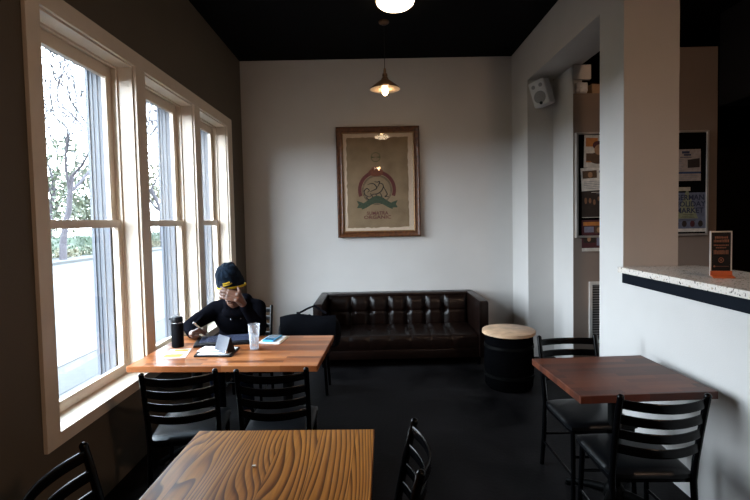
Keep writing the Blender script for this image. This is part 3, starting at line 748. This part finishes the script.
nb, L = sheet('notebook', 'black notebook with loose white papers on the window table', 'notebook', [(-1.235, 3.09), (-.975, 3.075), (-.985, 3.30), (-1.26, 3.27)], .010, M['black_plastic'], mb='cover')
MB().prism([(-.105, -.075), (.115, -.085), (.125, .09), (-.10, .085)], .005, lambda a, c_, q: (a, c_, .010+q)).build('pages', M['paper'], nb, smooth=False)
MB().prism([(-.12, -.045), (.05, -.03), (.05, .07), (-.11, .09)], .003, lambda a, c_, q: (a, c_, .0152+q+abs(a)*.08)).build('loose_paper', M['paper'], nb, smooth=False)
gc = thing('glasses_case', 'dark folded case standing open on the black notebook', 'case', (-1.055, 3.17, TZ+.0165), R(48))
MB().prism([(-.032, 0), (-.026, 0), (.012, .105), (.004, .105)], .15, lambda a, c_, q: (a, -.075+q, c_)).build('flap', plain('navy_leatherette', (.012, .018, .035), .35), gc, smooth=False)
MB().prism([(-.0255, 0), (.046, 0), (.016, .098), (.0125, .103)], .146, lambda a, c_, q: (a, -.073+q, c_)).build('lining', M['black_plastic'], gc, smooth=False)
MB().lathe([(.008, .0), (.008, .004), (.0001, .005)], 12, (-.028, -.077, .01), 'y').build('snap', M['silver'], gc)
# plastic tumbler
def clear(name, col=(.93, .95, 1.0), rough=.12):
    m = bpy.data.materials.new(name); m.use_nodes = True; nt = m.node_tree; bb_ = nt.nodes['Principled BSDF']; out = nt.nodes['Material Output']
    bb_.inputs['Base Color'].default_value = (*col, 1); bb_.inputs['Roughness'].default_value = rough
    t = N(nt, 'ShaderNodeBsdfTransparent'); mx = N(nt, 'ShaderNodeMixShader')
    lw = N(nt, 'ShaderNodeLayerWeight', Blend=.35); r = N(nt, 'ShaderNodeMapRange'); r.inputs[3].default_value = .10; r.inputs[4].default_value = .5
    nt.links.new(lw.outputs['Facing'], r.inputs[0]); nt.links.new(r.outputs[0], mx.inputs[0])
    nt.links.new(t.outputs[0], mx.inputs[1]); nt.links.new(bb_.outputs[0], mx.inputs[2]); nt.links.new(mx.outputs[0], out.inputs[0])
    return m
cl = clear('frosted_clear_plastic')
gt = thing('tumbler', 'clear plastic tumbler with ice water standing beside the tablet', 'tumbler', (-.868, 3.265, TZ))
MB().lathe([(.0001, 0), (.030, 0), (.033, .06), (.041, .178), (.0425, .180), (.0395, .178), (.031, .06), (.028, .006), (.0001, .006)], 32).build('cup', cl, gt)
MB().lathe([(.0001, .007), (.0275, .007), (.033, .095), (.0001, .095)], 28).build('water', clear('water', (.8, .86, .95), .05), gt)
for k, (x, y, z) in enumerate(((.006, -.006, .03), (-.008, .006, .055), (.01, .008, .075))): MB().box((x, y, z), (.026, .026, .024), Euler((k, k*.7, k*1.3)), .005).build('ice_cube', clear('ice', (.95, .97, 1), .15), gt)
mg, L = sheet('magazine', 'white magazine lying under the blue phone on the window table', 'magazine', [(-.885, 3.425), (-.715, 3.375), (-.68, 3.61), (-.85, 3.645)], .004, M['paper'])
MB().prism([(.055, -.10), (.075, -.10), (.10, .09), (.08, .095)], .0006, lambda a, c_, q: (a, c_, .004+q)).build('tan_strip', M['cardboard'], mg, smooth=False)
ph = thing('phone', 'phone in a sky-blue case on the white magazine', 'phone', (-.795, 3.52, TZ+.0045), R(-12))
MB().bb(-.045, .045, -.085, .085, 0, .014, .004).build('case', M['blue_case'], ph, smooth=False)
MB().bb(-.036, .036, -.02, .075, .014, .0146).build('screen', plain('phone_grey_glass', (.30, .33, .36), .2), ph, smooth=False)
MB().bb(-.036, .036, -.07, -.035, .014, .0146).build('dark_band', M['black_plastic'], ph, smooth=False)

# ---------------------------------------------------------------- bag on a low stool
st = thing('low_stool', 'low black stool half hidden behind the window table, under the bag', 'stool', (-.66, 4.46, 0))
MB().bb(-.22, .22, -.17, .17, .38, .42, .012).build('seat', M['vinyl'], st, angle=50)
for sx in (-1, 1):
    for sy in (-1, 1): MB().tube([(sx*.19, sy*.14, 0), (sx*.17, sy*.12, .385)], .014, 10).build('leg', M['chair'], st)
bg = thing('messenger_bag', 'slouching black shoulder bag left of the sofa with its strap looped up', 'bag', (-.64, 4.46, .421))
m = MB()
for k in range(9):
    t = k/8; x = -.25+.5*t; h = .29+.045*math.sin(t*PI*.9+.5)-.03*(t < .1)
    m.ball((x, .01*math.sin(k), h*.5+.004), (.055, .105, h*.5), seg=16)
m.box((0, 0, .15), (.54, .16, .27), None, .03)
fuse(m, 'body', M['canvas'], bg, .011, 4, .5)
m = MB().grid(24, 10, lambda u, w: Vector((-.265+.53*u, -.112-.012*math.sin(w*PI)-.002*math.sin(u*9+w*2), .335-.20*w+.012*math.sin(u*PI*2.2)*(1-w)+.02*math.sin(u*PI))))
m.build('flap', M['canvas'], bg, angle=80, fix=False)
MB().tube([(-.16, 0, .31), (-.10, 0, .345), (-.02, .02, .385), (.045, .05, .405), (.09, .06, .37), (.16, .05, .33)], .010, 8, flat=.4).build('strap', M['canvas'], bg)
MB().box((-.105, -.01, .345), (.035, .02, .03), None, .004).build('buckle', M['black_plastic'], bg)
MB().box((-.265, -.04, .28), (.012, .05, .05), None, .004).build('tab', plain('blue_tab', (.02, .06, .35), .5), bg)

# ---------------------------------------------------------------- the person
pe = thing('person', 'person in black hoodie and navy beanie bent over a tablet, hand over brow', 'person', (-1.19, 4.12, 0))
O = Vector((-1.19, 4.12, 0))
def W(*p): return Vector(p)-O
Hc = W(-1.112, 3.55, 1.165)
HR = Euler((R(33), R(-4), R(-6)), 'XYZ').to_matrix()
def hp(x, y, z): return Hc+HR @ Vector((x, y, z))      # head local: -Y is forward, Z is up
hrot = HR.to_euler()
def hball(mb, c_, r, seg=20): mb.ball(hp(*c_), r, hrot, seg)
body = MB()
hball(body, (0, .012, .035), (.084, .102, .098), 28)        # cranium
hball(body, (0, -.030, -.030), (.068, .070, .088), 24)      # face
hball(body, (0, -.050, -.088), (.046, .045, .036))          # jaw and chin
hball(body, (0, -.078, -.105), (.022, .020, .018))
for s in (-1, 1):
    hball(body, (s*.045, -.066, -.020), (.026, .022, .018)) # cheek bones
    hball(body, (s*.085, .012, -.012), (.010, .020, .033))  # ears
    hball(body, (s*.014, -.106, -.046), (.011, .012, .010)) # nostrils
    hball(body, (s*.032, -.094, .020), (.028, .012, .010))  # brow
hball(body, (0, -.110, -.042), (.012, .018, .013)); hball(body, (0, -.100, -.018), (.010, .014, .030))
hball(body, (0, -.097, -.070), (.026, .012, .007)); hball(body, (0, -.095, -.081), (.023, .012, .008))
limb(body, [hp(0, .03, -.06), W(-1.165, 3.80, .99), W(-1.185, 3.93, .90)], [.056, .062, .07])
body.ball(W(-1.19, 3.98, .84), (.15, .11, .15)); body.ball(W(-1.19, 4.06, .66), (.13, .10, .15)); body.ball(W(-1.19, 4.11, .55), (.15, .12, .10))
SR, ER, WR = W(-1.365, 3.93, .915), W(-1.545, 3.80, .805), W(-1.435, 3.575, .795)     # his right arm (window side)
SL, EL, WL = W(-1.005, 3.91, .925), W(-.925, 3.655, .805), W(-.995, 3.465, 1.040)      # his left arm, elbow on the table
limb(body, [W(-1.19, 3.93, .93), SR, ER, WR], [.06, .052, .040, .026]); limb(body, [W(-1.19, 3.93, .93), SL, EL, WL], [.06, .052, .040, .027])
for s in (-1, 1): limb(body, [W(-1.19+s*.09, 4.08, .53), W(-1.19+s*.11, 3.70, .53), W(-1.19+s*.12, 3.78, .10), W(-1.19+s*.13, 3.66, .05)], [.075, .052, .036, .03])
# his left hand over the brow: palm toward the face, fingers reaching left, thumb up along the temple
hd = Vector((-.94, -.02, .28)).normalized(); hu = Vector((.28, .0, .94)).normalized(); fw = Vector((0, -1, 0))
PC = W(-1.048, 3.410, 1.112)
limb(body, [WL, PC+hu*.020-hd*.03], [.027, .024]); limb(body, [WL, PC-hu*.020-hd*.03], [.027, .022])
KN = PC+hd*.042
for a, rr in ((.031, .0155), (.011, .016), (-.011, .0155), (-.030, .014)): limb(body, [PC-hd*.035+hu*a*.75, KN+hu*a], [.017, rr])
for a, ln, sp_ in ((.031, .074, .10), (.0105, .082, .03), (-.0105, .076, -.04), (-.030, .060, -.12)):
    d1 = (hd+hu*sp_-fw*.05).normalized(); d2 = (hd+hu*sp_*.5-fw*.35).normalized(); d3 = (hd-fw*.75).normalized()
    a0 = KN+hu*a; a1 = a0+d1*ln*.45; a2 = a1+d2*ln*.32; a3 = a2+d3*ln*.25
    limb(body, [a0, a1, a2, a3], [.0105, .0098, .009, .0078], 12)
T0 = PC-hd*.040+hu*.020; T1 = PC-hd*.030+hu*.046-fw*.006; T2_ = PC-hd*.010+hu*.066-fw*.016
limb(body, [T0, T1, T2_], [.0155, .0125, .0095], 12)
# his right hand round the stylus
PT, PB = W(-1.30, 3.575, .776), W(-1.392, 3.50, .900)
pd = (PB-PT).normalized()
grip = PT+pd*.040
palm = W(-1.405, 3.535, .806)
limb(body, [WR, palm], [.027, .030]); body.ball(palm, (.034, .036, .024))
limb(body, [palm+Vector((.0, -.020, .016)), grip+pd*.045+Vector((-.012, -.022, .010)), grip+Vector((.0, -.010, .006))], [.012, .0105, .008], 12)
limb(body, [palm+Vector((.0, -.030, .0)), grip+pd*.025+Vector((-.012, -.026, -.006)), grip+pd*-.008+Vector((-.006, -.012, -.004))], [.012, .0105, .008], 12)
limb(body, [palm+Vector((.004, -.030, -.014)), palm+Vector((.044, -.036, -.012)), palm+Vector((.050, -.010, -.020))], [.0115, .010, .008], 12)
limb(body, [palm+Vector((.004, -.014, -.018)), palm+Vector((.036, -.020, -.024)), palm+Vector((.036, .004, -.026))], [.0105, .009, .0075], 12)
limb(body, [palm+Vector((.0, .020, .010)), grip+pd*.03+Vector((-.010, .024, .0)), grip+pd*.004+Vector((.002, .010, .0))], [.014, .0115, .009], 12)
fuse(body, 'body', M['skin'], pe, .0038, 3, .5)
# hoodie
hd_ = MB()
limb(hd_, [SR, ER, WR+(ER-WR).normalized()*.02], [.078, .056, .040]); limb(hd_, [SL, EL, WL+(EL-WL).normalized()*.03], [.076, .056, .041])
limb(hd_, [W(-1.19, 3.95, .93), SR], [.10, .078]); limb(hd_, [W(-1.19, 3.95, .93), SL], [.10, .078])
hd_.ball(W(-1.185, 3.96, .85), (.205, .135, .17), seg=28); hd_.ball(W(-1.19, 4.03, .70), (.185, .135, .19), seg=28); hd_.ball(W(-1.19, 4.09, .56), (.185, .145, .11), seg=28)
hd_.ball(W(-1.165, 3.79, .955), (.085, .05, .05)); hd_.ball(W(-1.165, 3.80, .92), (.11, .06, .06))
for k in range(14):          # collar / folded hood round the neck
    a = k/14*2*PI; hd_.ball(W(-1.160+.078*math.cos(a), 3.83+.068*math.sin(a)*1.1, 1.00-.02*math.sin(a)*-1), .030)
limb(hd_, [W(-1.23, 3.93, 1.0), W(-1.10, 3.93, 1.0)], [.052, .052])
for (a, c_) in (((-1.60, 3.83, .82), (-1.50, 3.86, .90)), ((-.96, 3.74, .86), (-.90, 3.80, .80)), ((-1.30, 3.87, .80), (-1.10, 3.86, .74)), ((-1.27, 3.86, .90), (-1.12, 3.84, .93)), ((-1.48, 3.74, .83), (-1.42, 3.84, .90))):
    limb(hd_, [W(*a), W(*c_)], [.012, .014])
ho = fuse(hd_, 'hoodie', M['hood'], pe, .007, 5, .6)
for s, z in ((-.022, .86), (.032, .87)):
    MB().tube([W(-1.16+s, 3.80, .955), W(-1.165+s*1.4, 3.795, .91), W(-1.165+s*1.5, 3.805, z)], .0035, 6).build('drawstring', M['hood'], ho)
    MB().ball(W(-1.165+s*1.5, 3.803, z-.006), (.005, .005, .009), seg=8).build('aglet', M['silver'], ho)
MB().box(W(-1.005, 3.560, .955), (.030, .004, .008), Euler((0, -.5, 0)), .001).build('sleeve_mark', M['paper'], ho)
tr = MB()
for s in (-1, 1): limb(tr, [W(-1.19+s*.09, 4.09, .53), W(-1.19+s*.11, 3.70, .53), W(-1.19+s*.12, 3.78, .14)], [.095, .068, .055])
fuse(tr, 'trousers', M['denim'], pe, .010, 3)
for s in (-1, 1):
    m = MB(); m.ball(W(-1.19+s*.13, 3.70, .045), (.048, .12, .045)); m.ball(W(-1.19+s*.125, 3.77, .07), (.045, .055, .06)); fuse(m, 'shoe', M['black_matte'], pe, .008, 2)
# beanie
m = MB()
hball(m, (0, .016, .062), (.098, .116, .095), 28); hball(m, (0, .034, .015), (.099, .098, .10), 28); hball(m, (0, .022, .115), (.088, .098, .070), 28); hball(m, (.006, .03, .146), (.072, .080, .040), 24)
be = fuse(m, 'beanie', M['beanie'], pe, .006, 3)
# cut the hat off below its rim by flattening it up onto the band plane
inv = HR.inverted()
for q in be.data.vertices:
    p_ = inv @ (q.co-Hc)
    rim = -.002+.062*(-p_.y/.1)
    if p_.z < rim: p_.z = rim+.002*noise.noise(q.co*50); q.co = Hc+HR @ p_
for q in be.data.vertices:
    p_ = inv @ (q.co-Hc)
    a = math.atan2(p_.y, p_.x); q.co += (q.co-Hc).normalized()*.0035*math.sin(a*9+p_.z*20)*min(1, max(0, (p_.z-.08)/.05))
def band(z0, dz, thick, name, mat):
    m = MB()
    def f(u, w):
        a = u*2*PI; c2 = w*2*PI
        rx, ry = .1005+thick*math.cos(c2), .1185+thick*math.cos(c2)
        x = rx*math.cos(a); y = .016+ry*math.sin(a); z = z0+.062*(-y/.1)+dz*math.sin(c2)
        return hp(x, y, z)
    m.grid(48, 10, f); bmesh.ops.remove_doubles(m.bm, verts=m.bm.verts[:], dist=1e-5)
    return m.build(name, mat, be)
band(.002, .010, .004, 'yellow_band', M['yellow'])
m = MB()   # embroidered mark: two short rows of stitches
random.seed(2)
for row, z in ((0, .102), (1, .084)):
    for k in range(8 if row else 6):
        a = -PI/2+.05+(k-(0 if row else -.6))*.085
        c_ = hp(.1005*math.cos(a), .016+.1185*math.sin(a)-.0, z+.012)
        m.ball(c_+HR @ Vector((math.cos(a)*.002, math.sin(a)*.002, 0)), (.0038, .003, random.uniform(.006, .0085)), hrot, 8)
m.build('embroidery', M['yellow'], be)
# spectacles, beard shadow, eyes, ring, stylus
gm = MB()
for s in (-1, 1):
    pts = [hp(s*.034+.026*math.cos(a), -.112+.0*a, -.006+.018*math.sin(a)) for a in [k*2*PI/20 for k in range(21)]]
    gm.tube(pts, .0022, 6); gm.tube([hp(s*.06, -.108, .0), hp(s*.084, -.05, .004), hp(s*.088, .02, .002)], .0022, 6)
gm.tube([hp(-.009, -.113, -.002), hp(.009, -.113, -.002)], .002, 6)
gm.build('spectacles', M['black_plastic'], pe)
for s in (-1, 1): MB().ball(hp(s*.032, -.090, -.004), .012, seg=12).build('eye', plain('eye_white', (.5, .45, .4), .2), pe)
rg = MB(); rc = KN+hu*-.0105+hd*.018
rg.tube([rc+hu*.0108*math.cos(a)+fw*.0108*math.sin(a) for a in [k*2*PI/16 for k in range(17)]], .0016, 6)
rg.build('ring', M['silver'], pe)
sty = thing('stylus', 'white stylus pen held in the person\'s hand over the tablet', 'stylus', tuple(PT+O))
MB().tube([Vector((0, 0, 0)), pd*.012, pd*.02, PB-PT], [.001, .0055, .0062, .0062], 12).build('barrel', M['paper'], sty)

# ---------------------------------------------------------------- outside
asph = plain('pale_asphalt', (.0185, .019, .019), .85, var=.06, vscale=.6)
conc = plain('pavement_concrete', (.026, .026, .026), .85, var=.06, vscale=1)
struct(MB().bb(-4.1, XE, -20, 90, -.14, -.10).build('pavement', conc, smooth=False))
def brick_strip():
    m, nt, b_ = new_mat('grey_brick_paving')
    br = N(nt, 'ShaderNodeTexBrick', Scale=1.0); br.inputs['Brick Width'].default_value = .2; br.inputs['Row Height'].default_value = .1; br.inputs['Mortar Size'].default_value = .006
    br.inputs['Color1'].default_value = (.015, .0145, .015, 1); br.inputs['Color2'].default_value = (.011, .0105, .011, 1); br.inputs['Mortar'].default_value = (.005, .005, .006, 1)
    nt.links.new(coords(nt), br.inputs['Vector']); nt.links.new(br.outputs['Color'], b_.inputs['Base Color']); b_.inputs['Roughness'].default_value = .9
    return m
struct(MB().bb(-3.95, -3.30, -20, 90, -.10, -.096).build('brick_paving', brick_strip(), smooth=False))
struct(MB().bb(-4.38, -3.95, -20, 90, -.20, -.085, .01).build('kerb', plain('kerb_concrete', (.036, .036, .036), .8), smooth=False))
struct(MB().bb(-15.6, -4.3, -20, 120, -.25, -.2).build('road', asph, smooth=False))
struct(MB().bb(-11.2, -11.08, -20, 120, -.2, -.197).build('road_line', plain('white_road_paint', (.035, .035, .035), .7), smooth=False))
struct(MB().bb(-16.0, -15.6, -20, 120, -.22, -.06, .01).bb(-18.0, -16.0, -20, 120, -.12, -.08).build('far_pavement', conc, smooth=False))
struct(MB().bb(-70, -18.0, -20, 140, -.14, -.09).build('verge', plain('dry_grass_verge', (.055, .055, .035), .9, var=.3, vscale=.8), smooth=False))
L1 = leaf_mat('hedge_leaves', (.012, .026, .013), (.028, .048, .024)); L2 = leaf_mat('pale_green_leaves', (.032, .042, .022), (.065, .07, .04)); L3 = leaf_mat('yellow_green_leaves', (.04, .045, .022), (.10, .085, .048))
bark = plain('grey_brown_bark', (.030, .025, .030), .9, var=.3)
def leaf(b_, p, s):
    e = Euler((random.uniform(0, 6), random.uniform(0, 6), random.uniform(0, 6))).to_matrix()
    vs = [b_.verts.new(p+e @ Vector(q)*s) for q in ((-.5, 0, 0), (0, -.28, .05), (.5, 0, 0), (0, .28, .05))]; b_.faces.new(vs)
def foliage(name, mat, parent, fn, n, s, loc=None):
    m = MB()
    for k in range(n): leaf(m.bm, fn(), s*random.uniform(.6, 1.3))
    return m.build(name, mat, parent, smooth=False, fix=False, loc=loc)
random.seed(21)
def hedge(label, y0, y1):
    h = thing('hedge', label, 'hedge', (-19.4, (y0+y1)/2, -.1)); L = (y1-y0)/2
    m = MB().bb(-.6, .6, -L, L, 0, 1.0)
    bmesh.ops.subdivide_edges(m.bm, edges=[e for e in m.bm.edges if e.calc_length() > 5], cuts=int(L*2)); bmesh.ops.subdivide_edges(m.bm, edges=m.bm.edges[:], cuts=1, use_grid_fill=True)
    for q in m.bm.verts: q.co += noise.noise_vector(q.co*1.3)*.12
    m.build('core', L1, h, smooth=False)
    foliage('leaves', L1, h, lambda: (lambda u: Vector((.62+random.uniform(-.1, .12), random.uniform(-L, L), random.uniform(.0, 1.08))) if u < .6 else Vector((random.uniform(-.6, .6), random.uniform(-L, L), 1.02+random.uniform(-.1, .12))))(random.random()), int(L*260), .16)
hedge('clipped dark green hedge across the road in the first window', 18, 38); hedge('clipped green hedge further along the road in the second window', 39.5, 66)
for k in range(12):   # pale tufts in front of the hedge
    y = 24+k*2.6
    t = tag(foliage('ornamental_grass', L3 if k % 2 else L2, None, lambda: Vector((max(-.5, min(.5, random.gauss(0, .25))), max(-1.15, min(1.15, random.gauss(0, .5))), abs(random.gauss(.2, .16)))), 420, .2, loc=(-17.75, y, -.08)), 'pale low grass tuft in the row before the hedge across the road', 'grass', 'pale tufts before the hedge')
def bare_tree(label, loc, h, seed, spread=1., leaves=0):
    random.seed(seed); t = thing('bare_tree', label, 'tree', loc)
    tr_ = MB(); br_ = MB(); tips = []; RM = (.05, .055, .044, .034, .026, .021, .018)
    def grow(mb, p, d, ln, r, depth):
        pts = [p]; rr = [r]; q = p; dd = d
        n = 5
        for k in range(n):
            dd = (dd+Vector((random.gauss(0, .13), random.gauss(0, .13), random.gauss(.03, .08)))).normalized()
            q = q+dd*ln/n; pts.append(q); rr.append(r*(1-.35*(k+1)/n))
        mb.tube(pts, rr, 5 if depth else 10, cap=False)
        if depth >= 6: tips.append(q); return
        nb_ = 3 if depth < 5 else 2
        for k in range(nb_):
            a = random.uniform(0, 2*PI); sp = random.uniform(.35, .95)*spread
            ax = dd.orthogonal().normalized(); ax.rotate(Matrix.Rotation(a, 3, dd))
            nd = (dd+ax*sp).normalized()
            i = random.choice((3, 4, 5)) if k else 5
            grow(br_, pts[i], nd, ln*random.uniform(.66, .9), max(RM[min(6, depth+1)], rr[i]*random.uniform(.6, .82)), depth+1)
    grow(tr_, Vector((0, 0, 0)), Vector((0, 0, 1)), h*.24, h*.0095, 0)
    tr_.build('trunk', bark, t, fix=False); br_.build('branches', bark, t, fix=False)
    if leaves:
        m = MB()
        for q in tips:
            for k in range(leaves): leaf(m.bm, q+Vector((random.gauss(0, .3), random.gauss(0, .3), random.gauss(0, .3))), .16)
        m.build('leaves', L3, t, smooth=False, fix=False)
    random.seed(seed+99)
bare_tree('large leafless street tree with arching branches in the first window', (-16.6, 24.6, -.1), 19, 4, 1.0)
bare_tree('leafless tree standing behind the street tree in the first window', (-22, 31, -.1), 20, 9, 1.1)
bare_tree('leafless tree seen through the middle window', (-17.2, 37.5, -.1), 20, 15, 1.1, 1)
bare_tree('leafless tree seen through the far window', (-19, 54, -.1), 22, 23, 1.1, 1)
bare_tree('leafless tree beyond the hedge between the first and middle windows', (-33, 47, -.1), 24, 31, 1.1)
def bushy(label, loc, h, w, mat, n, seed):
    random.seed(seed); t = thing('leafy_tree', label, 'tree', loc)
    MB().tube([(0, 0, 0), (.1, 0, h*.3), (0, .1, h*.6)], [.16, .12, .05], 8).build('trunk', bark, t)
    cs = [(Vector((random.gauss(0, w*.3), random.gauss(0, w*.38), h*random.uniform(.35, .85))), random.uniform(.5, 1)*w*.28) for k in range(16)]
    def f():
        c_, r = random.choice(cs); v_ = Vector((random.gauss(0, 1), random.gauss(0, 1), random.gauss(0, 1))).normalized()
        return c_+v_*r*random.uniform(.7, 1.05)
    foliage('crown', mat, t, f, n, .3)
bushy('low leafy green tree behind the hedge at the near side of the first window', (-25, 29.5, -.1), 7.8, 7, L2, 7000, 41)
bushy('round leafy green tree behind the hedge at the far side of the first window', (-23.5, 39, -.1), 6.5, 6.5, L2, 5000, 42)
bushy('yellowing leafy tree behind the hedge in the middle window', (-21.5, 44, -.1), 8.5, 6, L3, 5200, 43)
bushy('green tree in the lower part of the far window', (-21, 61, -.1), 8, 6, L2, 4200, 44)
sg = thing('street_sign', 'small white sign on a post across the road by the first window frame', 'sign', (-13.6, 19.6, -.08))
sg.location = (-16.3, 22.7, -.08)
MB().tube([(0, 0, 0), (0, 0, 1.75)], .035, 8).build('post', plain('galvanised_post', (.25, .26, .28), .5, metal=.5), sg)
MB().box((.05, -.02, 1.35), (.55, .02, .62), Euler((0, 0, R(35))), .01).build('plate', plain('white_sign_face', (.12, .12, .12), .5), sg)

# ---------------------------------------------------------------- world, camera, view
w = bpy.data.worlds.new('overcast'); S.world = w; w.use_nodes = True; nt = w.node_tree; bg_ = nt.nodes['Background']
tc = N(nt, 'ShaderNodeTexCoord'); sx = N(nt, 'ShaderNodeSeparateXYZ'); nt.links.new(tc.outputs['Generated'], sx.inputs[0])
r = ramp(nt, [(.0, (.02, .02, .022)), (.49, (.025, .026, .03)), (.5, (.80, .91, 1.0)), (.75, (.72, .87, 1.0)), (1., (.62, .82, 1.0))])
mr = N(nt, 'ShaderNodeMapRange'); mr.inputs[1].default_value = -1; mr.inputs[2].default_value = 1
nt.links.new(sx.outputs[2], mr.inputs[0]); nt.links.new(mr.outputs[0], r.inputs['Fac']); nt.links.new(r.outputs['Color'], bg_.inputs['Color'])
bg_.inputs['Strength'].default_value = 29.0

f = 460.0; pit = math.atan(20/f); yaw = .003476; roll = .02
F = Vector((math.sin(yaw)*math.cos(pit), math.cos(yaw)*math.cos(pit), -math.sin(pit))); Rr = Vector((math.cos(yaw), -math.sin(yaw), 0)); U = Rr.cross(F)
R2 = Rr*math.cos(roll)-U*math.sin(roll); U2 = U*math.cos(roll)+Rr*math.sin(roll)
cam = bpy.data.cameras.new('camera'); co = bpy.data.objects.new('camera', cam); C.objects.link(co)
co.matrix_world = Matrix.Translation((0, 0, 1.65)) @ Matrix((R2, U2, -F)).transposed().to_4x4()
cam.sensor_width = 36; cam.lens = 36*f/750; cam.shift_y = -9/750; cam.clip_start = .05; cam.clip_end = 500
S.camera = co
S.view_settings.view_transform = 'Standard'; S.view_settings.look = 'None'; S.view_settings.gamma = 1; S.view_settings.use_curve_mapping = False
S.view_settings.exposure = 0.0
cy = S.cycles
cy.max_bounces = 8; cy.diffuse_bounces = 4; cy.glossy_bounces = 4; cy.transparent_max_bounces = 12; cy.sample_clamp_indirect = 12; cy.caustics_reflective = False; cy.caustics_refractive = False
cy.use_denoising = True
